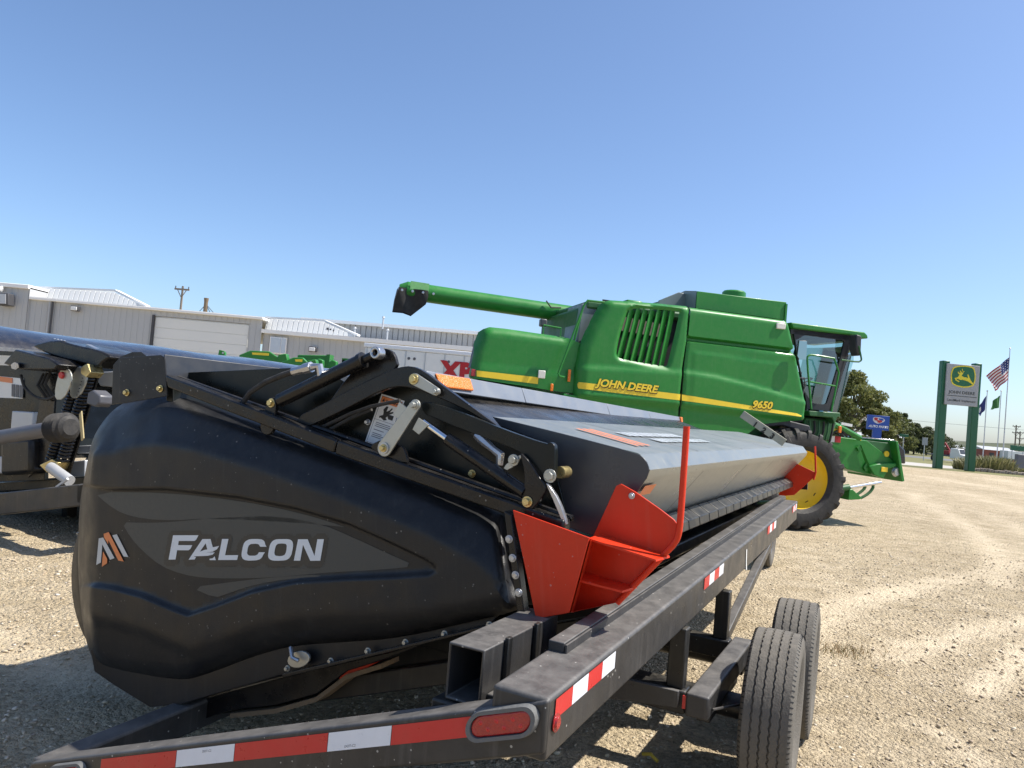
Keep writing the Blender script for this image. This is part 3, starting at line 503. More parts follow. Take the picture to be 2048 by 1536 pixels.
def gravel_mat():
    m = bpy.data.materials.new('crushed_limestone_gravel'); m.use_nodes = True; nt = m.node_tree; N = nt.nodes; L = nt.links; b = N['Principled BSDF']
    tc = N.new('ShaderNodeTexCoord'); co = tc.outputs['Object']
    def noise(s, d=6, r=.6):
        n = N.new('ShaderNodeTexNoise'); n.inputs['Scale'].default_value = s; n.inputs['Detail'].default_value = d; n.inputs['Roughness'].default_value = r; L.new(co, n.inputs['Vector']); return n.outputs['Fac']
    def ramp(i, *st):
        r = N.new('ShaderNodeValToRGB'); e = r.color_ramp.elements
        while len(e) < len(st): e.new(.5)
        for k, (p, c) in enumerate(st): e[k].position = p; e[k].color = (*c, 1)
        L.new(i, r.inputs[0]); return r.outputs[0]
    def mix(f, a, c, mode='MIX'):
        x = N.new('ShaderNodeMix'); x.data_type = 'RGBA'; x.blend_type = mode
        if isinstance(f, float): x.inputs[0].default_value = f
        else: L.new(f, x.inputs[0])
        for s, q in ((6, a), (7, c)):
            if isinstance(q, tuple): x.inputs[s].default_value = (*q, 1)
            else: L.new(q, x.inputs[s])
        return x.outputs[2]
    broad = ramp(noise(.35, 5), (.30, (.55, .455, .315)), (.72, (.71, .60, .43)))
    mid = ramp(noise(3.0, 8, .7), (.32, (.62, .58, .50)), (.60, (1, 1, 1)))
    c = mix(.75, broad, mid, 'MULTIPLY')
    vo = N.new('ShaderNodeTexVoronoi'); vo.inputs['Scale'].default_value = 34; vo.inputs['Randomness'].default_value = 1; L.new(co, vo.inputs['Vector'])
    vc = N.new('ShaderNodeSeparateColor'); L.new(vo.outputs['Color'], vc.inputs[0])
    c = mix(.55, c, ramp(vc.outputs[0], (.0, (.60, .57, .52)), (.35, (.93, .91, .88)), (1, (1.25, 1.22, 1.15))), 'MULTIPLY')
    v2 = N.new('ShaderNodeTexVoronoi'); v2.inputs['Scale'].default_value = 90; L.new(co, v2.inputs['Vector'])
    vc2 = N.new('ShaderNodeSeparateColor'); L.new(v2.outputs['Color'], vc2.inputs[0])
    c = mix(.5, c, ramp(vc2.outputs[0], (.0, (.58, .55, .50)), (.3, (.96, .94, .91)), (1, (1.2, 1.18, 1.12))), 'MULTIPLY')
    at = N.new('ShaderNodeAttribute'); at.attribute_name = 'track'
    tn = N.new('ShaderNodeMath'); tn.operation = 'MULTIPLY'; L.new(at.outputs['Fac'], tn.inputs[0]); tr_ = N.new('ShaderNodeMapRange'); tr_.inputs['From Min'].default_value = .25; tr_.inputs['From Max'].default_value = .55
    L.new(noise(5, 6), tr_.inputs[0]); tr_.inputs['To Min'].default_value = .45; L.new(tr_.outputs[0], tn.inputs[1])
    c = mix(tn.outputs[0], c, (.64, .545, .40))
    L.new(c, b.inputs['Base Color']); b.inputs['Roughness'].default_value = .95; b.inputs['Specular IOR Level'].default_value = .2
    # relief of the loose stones
    h1 = N.new('ShaderNodeMath'); h1.operation = 'MULTIPLY'; L.new(vo.outputs['Distance'], h1.inputs[0]); h1.inputs[1].default_value = -1.0
    h2 = N.new('ShaderNodeMath'); h2.operation = 'MULTIPLY_ADD'; L.new(v2.outputs['Distance'], h2.inputs[0]); h2.inputs[1].default_value = -.45; L.new(h1.outputs[0], h2.inputs[2])
    h3 = N.new('ShaderNodeMath'); h3.operation = 'MULTIPLY_ADD'; L.new(noise(14, 8, .75), h3.inputs[0]); h3.inputs[1].default_value = 1.3; L.new(h2.outputs[0], h3.inputs[2])
    inv = N.new('ShaderNodeMath'); inv.operation = 'MULTIPLY_ADD'; L.new(at.outputs['Fac'], inv.inputs[0]); inv.inputs[1].default_value = -.65; inv.inputs[2].default_value = 1.0
    bp = N.new('ShaderNodeBump'); bp.inputs['Distance'].default_value = .032; L.new(h3.outputs[0], bp.inputs['Height']); L.new(inv.outputs[0], bp.inputs['Strength']); L.new(bp.outputs[0], b.inputs['Normal'])
    return m
me.materials.append(gravel_mat())
lot = bpy.data.objects.new('gravel_lot', me); COL.objects.link(lot); tag(lot, kind='structure')

# loose stones lying on the lot
def stones(name, n, xr, yr, r0, r1, seed, sharp=True, power=1.6):
    rs = np.random.RandomState(seed)
    u = rs.rand(n) ** power; y = yr[0] + (yr[1] - yr[0]) * u; x = xr[0] + (xr[1] - xr[0]) * rs.rand(n)
    # keep only what the lens can see, with a margin to either side
    k = (x > -.78 * y - .8) & (x < .78 * y + .8)
    clump = vnoise(x * 1.3, y * 1.3, 11) + .6 * vnoise(x * 4, y * 4, 12); k &= rs.rand(n) < np.clip(.65 + 1.1 * clump, .12, 1)
    t = track_amount(np.stack([x, y], 1)); k &= rs.rand(n) > t * .85
    x, y = x[k], y[k]; n = len(x); rad = r0 + (r1 - r0) * rs.rand(n) ** 3.4
    if sharp:
        g = (1 + 5 ** .5) / 2; B = np.array([(-1, g, 0), (1, g, 0), (-1, -g, 0), (1, -g, 0), (0, -1, g), (0, 1, g), (0, -1, -g), (0, 1, -g), (g, 0, -1), (g, 0, 1), (-g, 0, -1), (-g, 0, 1)]) / 1.9
        F = np.array([(0, 11, 5), (0, 5, 1), (0, 1, 7), (0, 7, 10), (0, 10, 11), (1, 5, 9), (5, 11, 4), (11, 10, 2), (10, 7, 6), (7, 1, 8), (3, 9, 4), (3, 4, 2), (3, 2, 6), (3, 6, 8), (3, 8, 9), (4, 9, 5), (2, 4, 11), (6, 2, 10), (8, 6, 7), (9, 8, 1)])
    else:
        B = np.array([(1, 0, 0), (-1, 0, 0), (0, 1, 0), (0, -1, 0), (0, 0, 1), (0, 0, -1)], float)
        F = np.array([(0, 2, 4), (2, 1, 4), (1, 3, 4), (3, 0, 4), (2, 0, 5), (1, 2, 5), (3, 1, 5), (0, 3, 5)])
    V = B[None] * (1 + .34 * (rs.rand(n, len(B), 1) - .5) * 2)
    V = V * (np.stack([.75 + .6 * rs.rand(n), .6 + .5 * rs.rand(n), .38 + .34 * rs.rand(n)], 1) * rad[:, None])[:, None, :]
    a = rs.rand(n) * 6.283; ca, sa = np.cos(a)[:, None], np.sin(a)[:, None]; b_ = (rs.rand(n) - .5) * .8; cb, sb = np.cos(b_)[:, None], np.sin(b_)[:, None]
    X, Y, Z = V[..., 0], V[..., 1], V[..., 2]; X, Z = X * cb - Z * sb, X * sb + Z * cb; X, Y = X * ca - Y * sa, X * sa + Y * ca
    zg = ground_z(x, y); V = np.stack([X + x[:, None], Y + y[:, None], Z + (zg + rad * .18)[:, None]], -1)
    faces = (F[None] + (np.arange(n) * len(B))[:, None, None]).reshape(-1, 3)
    me = bpy.data.meshes.new(name); me.vertices.add(n * len(B)); me.vertices.foreach_set('co', V.ravel())
    me.loops.add(faces.size); me.loops.foreach_set('vertex_index', faces.ravel().astype(np.int32)); me.polygons.add(len(faces)); me.polygons.foreach_set('loop_start', np.arange(len(faces)) * 3)
    me.update(calc_edges=True)
    o = bpy.data.objects.new(name, me); COL.objects.link(o); return o
def stone_mat():
    m = bpy.data.materials.new('loose_limestone'); m.use_nodes = True; nt = m.node_tree; N = nt.nodes; L = nt.links; b = N['Principled BSDF']
    g = N.new('ShaderNodeNewGeometry'); r = N.new('ShaderNodeValToRGB'); e = r.color_ramp.elements
    for p, c in ((.22, (.48, .39, .27)), (.75, (.62, .52, .375)), (.95, (.70, .60, .46))): e.new(p).color = (*c, 1)
    e[0].color = (.34, .275, .20, 1); e[-1].color = (.72, .65, .54, 1)
    L.new(g.outputs['Random Per Island'], r.inputs[0])
    tc = N.new('ShaderNodeTexCoord'); nz = N.new('ShaderNodeTexNoise'); nz.inputs['Scale'].default_value = 60; L.new(tc.outputs['Object'], nz.inputs['Vector'])
    mx = N.new('ShaderNodeMix'); mx.data_type = 'RGBA'; mx.blend_type = 'MULTIPLY'; mx.inputs[0].default_value = .5; L.new(r.outputs[0], mx.inputs[6]); L.new(nz.outputs['Color'], mx.inputs[7])
    mm = N.new('ShaderNodeMix'); mm.data_type = 'RGBA'; mm.inputs[0].default_value = .35; L.new(r.outputs[0], mm.inputs[6]); L.new(mx.outputs[2], mm.inputs[7])
    L.new(mm.outputs[2], b.inputs['Base Color']); b.inputs['Roughness'].default_value = .92; b.inputs['Specular IOR Level'].default_value = .2
    return m
SM = stone_mat()
for nm, args in (('loose_gravel', (52000, (-9, 10), (2.4, 12), .005, .018, 21, True, 1.4)), ('fine_gravel', (230000, (-13, 17), (2.4, 22), .003, .012, 22, False, 1.6))):
    o = stones(nm, *args); o.data.materials.append(SM)
    tag(o, {'loose_gravel': 'pale crushed limestone pieces strewn over the lot', 'fine_gravel': 'fine pale stone chips covering the lot'}[nm], 'gravel', kind='stuff')
# ------------------------------------------------------------ the black header on its trailer
HF = frame((.1621, 2.74, .9137), 27, 9)
hd = empty('harvest_header', mat=HF)
tag(hd, 'black harvest header lettered FALCON with grey deck and orange-red dividers, strapped on the near trailer', 'header')
HL = 5.55                                                       # length of the header
def hm(off=0.0):                                                # (b, c) -> local point on the end plane, off towards the camera
    return lambda u, w, t: (u, t - off, w)

_gu = np.array(sorted(D['h_groove_up'])); _gl = np.array(sorted(D['h_groove_lo'])); _cr = np.array(sorted(D['h_crease']))
_out = chaikin(D['h_outline'], 2); _tip = _gu[-1, 0]
def shield_d(P):
    """how far the moulded shield stands proud of the end plane"""
    b, c = P[:, 0], P[:, 1]
    gu = np.interp(b, _gu[:, 0], _gu[:, 1]); gl = np.interp(b, _gl[:, 0], _gl[:, 1]); cr = np.interp(b, _cr[:, 0], _cr[:, 1])
    ins = S01((gu - c) / .016 + .5) * S01((c - gl) / .022 + .3) * S01((_tip - b) / .05 + .2)
    d = .024 * (1 - ins)
    up = np.maximum(0, c - cr + .02); d = d - .46 * up * S01(up / .05)                       # shoulder leans back above the crease
    lo = np.maximum(0, gl - c - .10); d = d - .22 * lo * S01(lo / .1)
    e = dist_pl(P, _out, True); d = d - .055 * (1 - np.clip(e / .075, 0, 1)) ** 2
    lf = np.clip((b + 2.527) / .16, 0, 1); d = d - .10 * (1 - lf) ** 2
    return d
def shield_map(off):
    def f(P):
        d = shield_d(P); lean = np.maximum(0, -d)                    # where the moulding leans back it also flares outwards
        return np.stack([P[:, 0] - lean * .40 * (1.2 - P[:, 0]), -d - off, P[:, 1] + lean * .40 * (P[:, 1] - .555)], 1)
    return f
_ex = []
for _g in (_gu, _gl):                                              # extra points so that the creases stay crisp
    for x_ in np.arange(-2.50, _tip, .016):
        y_ = np.interp(x_, _g[:, 0], _g[:, 1]); _ex += [(x_, y_ + o_) for o_ in (-.022, -.012, -.005, .002, .009, .018)]
sh = sheet('end_shield', _out, shield_map(0), M['plastic'], hd, extra=np.array(_ex), h=.02, thick=.05, tdir=(0, 1, 0), smooth=50)
sh['label'] = 'black moulded end shield with graphite graphics'
for n, m_ in (('leaf1', 'leaf2'), ('leaf2', 'leaf2'), ('leaf3', 'leaf2')):
    sheet('graphic', chaikin(D['h_' + n], 1), shield_map(.0016), M[m_], sh, h=.04)
lt = [('t_F0', ()), ('t_A0', ('t_Ahole',)), ('t_A1', ()), ('t_L0', ()), ('t_C0', ()), ('t_Oo', ('t_Oi',)), ('t_N0', ())]
# dark outline that follows the letters
bx0 = [(-1.90, .16), (-.90, .16), (-.90, .345), (-1.90, .345)]
V, F = flat_mesh(bx0, h=.009); c_ = V[F].mean(1); keep = np.zeros(len(F), bool)
for n, ho in lt:
    for off in ((0, 0), (-.014, -.008)):
        q_ = c_ - np.array(off); keep |= inside(q_, D['h_' + n]) | (dist_pl(q_, D['h_' + n], True) < .021)
me = bpy.data.meshes.new('lettering_shadow'); me.from_pydata([tuple(p) for p in shield_map(.0026)(V)], [], [tuple(map(int, t)) for t in F[keep]]); me.materials.append(M['leaf']); link('lettering_shadow', me, sh)
for n, ho in lt:
    sheet('letter', D['h_' + n], shield_map(.0042), M['falcon'], sh, holes=[D['h_' + q] for q in ho], h=.05, grid=False, smooth=0)
for n, m_ in (('m1', 'silver'), ('m2', 'orangeink'), ('m3', 'orangeink'), ('m4', 'silver')):
    sheet('emblem_stroke', D['h_lg_' + n], shield_map(.0036 + (.001 if m_ == 'orangeink' else 0)), M[m_], sh, h=.06, grid=False, smooth=0)

def plate(name, key, a0, a1, m_, bevel=.002, smoothpl=0, parent=None, label=None):
    p = D['h_' + key]; p = chaikin(p, smoothpl) if smoothpl else p
    o = MB().prism(p, a0, a1).build(name, M[m_], parent or hd, bevel=bevel)
    if label: o['label'] = label
    return o
def bolt(b, c, a, r, m_='gold', parent=None, hex_=True, h=.014, name='bolt'):
    q = MB(); n = 6 if hex_ else 12
    q.prism([(b + r * 1.5 * math.cos(k * math.pi / 8), c + r * 1.5 * math.sin(k * math.pi / 8)) for k in range(16)], a - .004, a)
    q.prism([(b + r * math.cos(k * 2 * math.pi / n + .3), c + r * math.sin(k * 2 * math.pi / n + .3)) for k in range(n)], a - .004 - h, a - .003)
    return q.build(name, M[m_], parent or hd, bevel=.0015)

# lower apron behind the shield, bottom flange with its bolts
plate('apron', 'lowerplate', .062, .075, 'plastic')
plate('bottom_flange', 'botflange', .01, .10, 'blackpaint')
for b, c in D['h_botbolts']: bolt(b, c, .035, .009, 'zinc', h=.012)
q = MB(); b0, c0 = D['h_botbolts'][1]
q.prism([(b0 + .055 * math.cos(k * .3927) * 1.1, c0 + .034 * math.sin(k * .3927) + .01 * math.cos(k * .3927)) for k in range(16)], .02, .032)
q.build('cable_bracket', M['zinc'], hd, bevel=.002)
MB().tube([(b0 - .03, .01, c0 + .05), (b0 - .005, -.01, c0 + .015), (b0 + .02, .0, c0 + .002)], .009, 8).build('hose_end', M['steel'], hd)
# skid runner under the header with its wear plate
sk = plate('skid', 'skid', .18, .26, 'blackpaint', .004)
MB().prism([(b, c - .012) for b, c in D['h_skid'][5:]] + [(b, c - .032) for b, c in D['h_skid'][5:][::-1]], .17, .30).build('wear_strip', M['dirt'], sk)
MB().bar((-1.05, .24, -.33), (-.62, .24, -.12), .10, .03).build('underside_brace', M['red'], hd, bevel=.003)
# tubular top rail over the shield, in two lengths
for k in ('tube1', 'tube2'): plate('top_rail', k, .02, .085, 'blackpaint', .008)
t1 = D['h_tube1']; t2 = D['h_tube2']
MB().tube([(t1[0][0], .10, t1[0][1] - .01), (t2[1][0], .10, t2[1][1])], .012, 8).build('conduit', M['blackpaint'], hd)
# folded corner bracket at the back
br = plate('corner_bracket', 'bracket', .045, .053, 'plastic', .002)
plate('corner_gusset', 'bracketback', .25, .258, 'plastic', .002, 0)
for b, c in D['h_bracketbolts']: bolt(b, c, .044, .012, 'gold')
bx = D['h_bracket'][3][0]; bz = D['h_bracket'][2][1]
MB().box(bx - .008, bx, .046, HL - .1, bz - .13, bz).build('back_wall_cap', M['capgrey'], hd, bevel=.003)
MB().box(bx - .06, bx - .012, .1, HL, -.3, bz - .02).build('back_wall', M['blacksheet'], hd, bevel=.004)
MB().box(bx - .50, bx - .06, .12, HL, -.32, .62).build('back_frame', M['blackpaint'], hd, bevel=.02)
# round guard showing past the back of the shield
q = MB(); q.lathe([(.02, -.02), (.30, -.03), (.42, -.01), (.50, .05), (.52, .14)], 48, lambda r, a, h: (-2.52 + r * .82 * math.cos(a), .20 + h, .07 + r * math.sin(a)))
q.build('round_guard', M['plastic'], hd, smooth=60)
for k in range(5): bolt(-2.86 + .02 * abs(k - 2), .30 - .10 * k, .20, .006, 'zinc', h=.006)
# inner end sheet
plate('end_sheet', 'endsheet', .185, .197, 'blacksheet')
# floor pan and auger trough inside
q = MB(); pr = [(-2.0, .62), (-1.55, .30), (-1.0, .18), (-.5, .16), (.04, .24)]
for (u0, w0), (u1, w1) in zip(pr, pr[1:]):
    q.add([(u0, .2, w0), (u1, .2, w1), (u1, HL, w1), (u0, HL, w0), (u0, .2, w0 - .02), (u1, .2, w1 - .02), (u1, HL, w1 - .02), (u0, HL, w0 - .02)],
          [(0, 1, 2, 3), (7, 6, 5, 4), (0, 4, 5, 1), (2, 6, 7, 3)])
q.build('trough', M['blacksheet'], hd)
MB().tube([(-1.25, .3, .46), (-1.25, HL - .05, .46)], .16, 24).build('auger_tube', M['blackpaint'], hd)
# linkage
plate('lift_arm', 'arm_big', .085, .115, 'blackpaint', .004, 1)
plate('upright_plate', 'uplate', .12, .14, 'blackpaint', .003, 1)
plate('lower_link', 'arm_low', .055, .085, 'blacksheet', .003, 1)
plate('hook_plate', 'hook', .03, .052, 'blackpaint', .003, 1)
plate('curved_strip', 'strip', .03, .05, 'steel', .002, 1)
plate('pivot_bracket', 'pivotb', .035, .05, 'blackpaint', .003, 1)
PT = D['h_pts']
def capsule(p, q_, r0, r1, n=10):
    dx, dy = q_[0] - p[0], q_[1] - p[1]; a = math.atan2(dy, dx)
    return [(q_[0] + r1 * math.cos(a - math.pi / 2 + math.pi * k / n), q_[1] + r1 * math.sin(a - math.pi / 2 + math.pi * k / n)) for k in range(n + 1)] + \
           [(p[0] + r0 * math.cos(a + math.pi / 2 + math.pi * k / n), p[1] + r0 * math.sin(a + math.pi / 2 + math.pi * k / n)) for k in range(n + 1)]
lv = MB().prism(capsule(PT[1], PT[0], .023, .034), .012, .022).build('crank_lever', M['zinc'], hd, bevel=.002)
bolt(*PT[0], .006, .011, 'gold', lv, h=.014); bolt(*PT[1], .012, .012, 'zinc', lv, h=.02)
MB().prism([(PT[0][0] + .023 * math.cos(k * .3927), PT[0][1] + .023 * math.sin(k * .3927)) for k in range(16)], .006, .012).build('washer', M['steel'], lv)
plate('lever_tab', 'flag1', .026, .034, 'zinc', .001); plate('lever_tab', 'flag2', .026, .034, 'zinc', .001)
lk = MB().prism(capsule(PT[5], PT[6], .024, .017), .06, .074).build('pivot_link', M['zinc'], hd, bevel=.002)
bolt(*PT[5], .06, .015, 'gold', lk, h=.012); bolt(*PT[6], .06, .010, 'zinc', lk, h=.010)
# hydraulic cylinders
c1 = MB().tube([(PT[12][0], .045, PT[12][1]), (PT[13][0], .045, PT[13][1])], .025, 20).build('hydraulic_cylinder', M['blackpaint'], hd)
MB().tube([(PT[11][0] - .03, .045, PT[11][1] + .02), (PT[12][0] + .01, .045, PT[12][1] - .008)], .013, 16).build('piston_rod', M['chrome'], c1)
e0 = Vector((PT[10][0], .075, PT[10][1])); e1 = Vector((PT[9][0], .075, PT[9][1])); dv = (e1 - e0)
c2 = MB().tube([e0 + dv * .06, e0 + dv * .86], .031, 20).build('hydraulic_cylinder', M['blackpaint'], hd)
MB().tube([e0 + dv * .84, e0 + dv * .875], .035, 20).build('gland_ring', M['blackpaint'], c2)
MB().tube([e0 + dv * .86, e1], .019, 14).build('piston_rod', M['blackpaint'], c2)
MB().lathe([(.013, -.022), (.026, -.022), (.026, .022), (.013, .022)], 20, lambda r, a, h: (e1.x + r * math.cos(a), e1.y + h, e1.z + r * math.sin(a)), True).build('rod_eye', M['steel'], c2, bevel=.004)
MB().prism(capsule((PT[10][0] - .03, PT[10][1] - .10), PT[10], .04, .026), .055, .075).build('cylinder_lug', M['blackpaint'], hd, bevel=.003)
bolt(*PT[10], .055, .014, 'gold', h=.014)
# hose with crimped fittings on the upper cylinder
f0 = e0 + dv * .30 + Vector((-.05, .0, .13))
MB().tube([(-1.451, .06, .86), (-1.45, .06, .893), (-1.407, .06, .935), (-1.315, .06, .972), (-1.211, .06, .995), (-1.139, .06, 1.006)], .013, 8).build('hydraulic_hose', M['rubber'], hd)
MB().tube([(-1.15, .06, 1.004), (-1.09, .06, 1.010), (-1.085, .06, 1.010), (-1.045, .06, 1.014)], [.019, .019, .024, .024], 8).build('hose_fitting', M['steel'], hd)
MB().tube([(-1.045, .06, 1.014), (-1.0, .06, 1.012), (-.994, .065, .95)], .017, 8).build('elbow_fitting', M['steel'], hd)
# second hose and elbow near the lower cylinder
MB().tube([(-.25, .07, .67), (-.224, .07, .648), (-.183, .07, .613), (-.150, .07, .588), (-.157, .07, .55)], [.016, .02, .014, .018, .014], 8).build('elbow_fitting', M['steel'], hd)
MB().tube([(-.46, .09, .80), (-.34, .09, .745), (-.25, .07, .67)], .013, 8).build('hydraulic_hose', M['rubber'], hd)
# cable run across the sheet
MB().tube([(-1.05, .11, 0.751), (-0.994, .11, 0.766), (-0.885, .11, 0.799), (-0.778, .11, 0.821), (-0.688, .11, 0.83), (-0.625, .11, 0.835)], .008, 8).build('braided_cable', M['rubber'], hd)
MB().tube([(-1.05, .12, 0.723), (-0.994, .12, 0.744), (-0.885, .12, 0.783), (-0.778, .12, 0.811)], .008, 8).build('braided_cable', M['rubber'], hd)
# bolts and slotted latch
plate('slotted_plate', 'slotplate', .045, .055, 'zinc', .001, 1)
for k, (r, m_, a) in {2: (.014, 'gold', .028), 3: (.017, 'zinc', .05), 4: (.015, 'zinc', .043), 7: (.011, 'gold', .183), 8: (.009, 'steel', .183)}.items(): bolt(*PT[k], a, r, m_)
MB().lathe([(.0, -.05), (.022, -.05), (.022, .02), (.0, .02)], 20, lambda r, a, h: (PT[3][0] + .012 + r * math.cos(a), .16 + h, PT[3][1] + .01 + r * math.sin(a))).build('roller', M['gold'], hd)
# warning sticker
st = D['h_sticker']; o0 = Vector((st[3][0], .1825, st[3][1])); ux = Vector((st[2][0] - st[3][0], 0, st[2][1] - st[3][1])); uy = Vector((st[0][0] - st[3][0], 0, st[0][1] - st[3][1]))
def stk(u, v, n=0.0): p = o0 + ux * u + uy * v; return Vector((p.x, p.y - n, p.z))
def stkq(name, u0, u1, v0, v1, n, m_, parent): return MB().add([stk(u0, v0, n), stk(u1, v0, n), stk(u1, v1, n), stk(u0, v1, n)], [(0, 1, 2, 3)]).build(name, M[m_], parent, smooth=0)
s_ = MB().add([stk(a, b, n) for n in (0, .001) for a, b in ((0, 0), (1, 0), (1, 1), (0, 1))], [(4, 5, 6, 7), (0, 1, 5, 4), (1, 2, 6, 5), (2, 3, 7, 6), (3, 0, 4, 7)]).build('warning_sticker', M['sticker'], hd, smooth=0)
stkq('border', .06, .94, .03, .97, .0014, 'ink', s_); stkq('field', .075, .925, .037, .963, .0018, 'sticker', s_)
stkq('warning_band', .075, .925, .84, .963, .0022, 'orangeink', s_)
text('warning_word', 'WARNING', M['ink'], s_, lambda u, v, n: stk(.26 + u, .872 + v * .62, .0026), size=.10, bold=.004, xs=1.25)
MB().add([stk(.12, .87, .0026), stk(.24, .87, .0026), stk(.18, .935, .0026)], [(0, 1, 2)]).build('warning_triangle', M['ink'], s_, smooth=0)
sheet('pinch_symbol', [(.30, .72), (.38, .80), (.46, .80), (.45, .70), (.55, .74), (.62, .80), (.66, .78), (.58, .70), (.72, .74), (.74, .71), (.60, .66), (.80, .66), (.80, .57), (.62, .57), (.55, .62), (.50, .58), (.58, .55), (.46, .52), (.30, .56), (.24, .54), (.22, .58), (.36, .62), (.34, .68)],
      lambda P: np.array([stk(a, b, .0026) for a, b in P]), M['ink'], s_, h=.08, grid=False, smooth=0)
for v in (.50,): stkq('rule', .075, .925, v, v + .006, .0024, 'ink', s_)
for k, (u1, v) in enumerate(((.80, .44), (.84, .405), (.82, .37), (.62, .30), (.58, .23), (.66, .195), (.60, .16))): stkq('print_line', .18, u1, v, v + .014, .0024, 'grey', s_)
# ---- deck: folded grey sheet running the length of the header
dk = D['h_deck']
dp = [dk[0], dk[2], (dk[2][0] + .010, dk[2][1] - .006), (dk[4][0] - .004, dk[4][1] + .006), dk[4], dk[5], dk[7]]
q = MB(); ns = 12
for i in range(ns + 1):
    a = .24 + (HL - .24) * i / ns; q.v += [(u, a, w_) for u, w_ in dp]
n = len(dp); q.f = [(i * n + j, i * n + j + 1, (i + 1) * n + j + 1, (i + 1) * n + j) for i in range(ns) for j in range(n - 1)]; q.mi = [0] * len(q.f)
dko = q.build('deck', M['deck'], hd, smooth=28); dko['label'] = 'dusty grey folded deck with a rounded front edge'
de = MB().prism(chaikin(dk, 1, False) + D['h_deckend'][:4], .236, .244).build('deck_end_plate', M['deckend'], hd, bevel=.002)
for a in (1.15, 2.3, 3.4, 4.5):                                   # seams over the deck
    q = MB()
    for i in range(len(dp) - 1):
        (u0, w0), (u1, w1) = dp[i], dp[i + 1]; L_ = math.hypot(u1 - u0, w1 - w0); nx_, nz_ = (w0 - w1) / L_ * -.003, (u1 - u0) / L_ * .003
        q.add([(u0 + nx_, a, w0 + nz_), (u1 + nx_, a, w1 + nz_), (u1 + nx_, a + .012, w1 + nz_), (u0 + nx_, a + .012, w0 + nz_)], [(0, 1, 2, 3)])
    q.build('deck_seam', M['grey'], dko)
def dkpt(s, a, off=.002):                                        # s = 0 at the back edge, 1 at the fold
    (u0, w0), (u1, w1) = dk[0], dk[2]; L_ = math.hypot(u1 - u0, w1 - w0); nx_, nz_ = (w0 - w1) / L_, (u1 - u0) / L_
    return (u0 + (u1 - u0) * s + nx_ * off, a, w0 + (w1 - w0) * s + nz_ * off + (.0 if s < .5 else .0))
def dkquad(name, s0, s1, a0, a1, m_, sk_=.0): MB().add([dkpt(s0, a0, .006), dkpt(s1, a0 + sk_, .006), dkpt(s1, a1 + sk_, .006), dkpt(s0, a1, .006)], [(0, 1, 2, 3)]).build(name, M[m_], dko, smooth=0)
for k in range(3): dkquad('orange_stripe', .34 + .0 * k, .86, .62 + .075 * k, .66 + .075 * k, 'orangeink', -.12)
rr = random.Random(3)
for row, (s0, s1) in enumerate(((.42, .56), (.64, .76))):
    a = 1.0 + .12 * row
    while a < 2.0 + .15 * row:
        wd = rr.choice((.05, .07, .09)); dkquad('printed_letter', s0, s1, a, a + wd, 'silver', -.03); a += wd + .018
dkquad('amber_reflector', .0, .0, 0, 0, 'orange') if False else None
oe = D['h_orange_end']; fx = lambda t: (dk[5][0] + (dk[6][0] - dk[5][0]) * t + .003, dk[5][1] + (dk[6][1] - dk[5][1]) * t - .003)
MB().add([(fx(.25)[0], .27, fx(.25)[1]), (fx(.25)[0], .42, fx(.25)[1]), (fx(.62)[0], .42, fx(.62)[1]), (fx(.62)[0], .27, fx(.62)[1])], [(0, 1, 2, 3)]).build('amber_reflector', M['orangeink'], hd, smooth=0)
# ---- rear upper beam in lengths, dark underside, amber lamp
bb = D['h_beam']; b0, c0 = bb[0]; hgt = c0 - bb[1][1]
a = .30
for k, a1 in enumerate((1.25, 2.6, 3.6, 4.6)):
    z0 = -.018 * (a - .3); z1 = -.018 * (a1 - .3)
    MB().add([(b0 - .20, a, c0 + z0), (b0, a, c0 + z0), (b0 + .02, a, c0 - hgt + z0), (b0 - .2, a, c0 - hgt + z0),
              (b0 - .20, a1 - .006, c0 + z1), (b0, a1 - .006, c0 + z1), (b0 + .02, a1 - .006, c0 - hgt + z1), (b0 - .2, a1 - .006, c0 - hgt + z1)],
             [(3, 2, 1, 0), (4, 5, 6, 7), (0, 1, 5, 4), (1, 2, 6, 5), (2, 3, 7, 6), (3, 0, 4, 7)]).build('rear_beam', M['greybeam'], hd, bevel=.004)
    a = a1
MB().prism([(b0 - .18, c0 - hgt - .012), (b0 - .01, c0 - hgt - .012), (b0 + .02, c0 - hgt - .04), (-.30, .72), (-.32, .68), (b0 - .2, c0 - .3)], .30, 4.55).build('beam_underside', M['blackpaint'], hd, bevel=.004)
la = MB().prism([(b0 + .004, c0 - .008), (b0 + .014, c0 - .012), (b0 + .030, c0 - .068), (b0 + .018, c0 - .074)], .36, .66).build('amber_lamp', M['orange'], hd, bevel=.006, seg=3)
MB().box(b0 - .0, b0 + .02, 4.56, 4.62, c0 - .14, c0 - .08).build('amber_marker', M['orange'], hd, bevel=.006)
# ---- depth gauge slide with figures
q = MB(); g0 = Vector((.02, 4.2, .865)); g1 = Vector((.33, 4.3, .60))
q.bar(g0, g1, .012, .066, up=(0.5, 0, 1)); sl = q.build('gauge_slide', M['gauge'], hd, bevel=.004)
gd = (g1 - g0).normalized(); gn = Vector((0, -1, 0)); gu_ = gd.cross(gn).normalized(); gu_ = gu_ if gu_.z > 0 else -gu_
for k, ch in enumerate('123'):
    p = g0 + (g1 - g0) * (.30 + .2 * k) + gn * .012 - gu_ * .03
    text('figure', ch, M['ink'], sl, lambda u, v, n, p=p: p + gd * u + gu_ * v, size=.062, bold=.003)
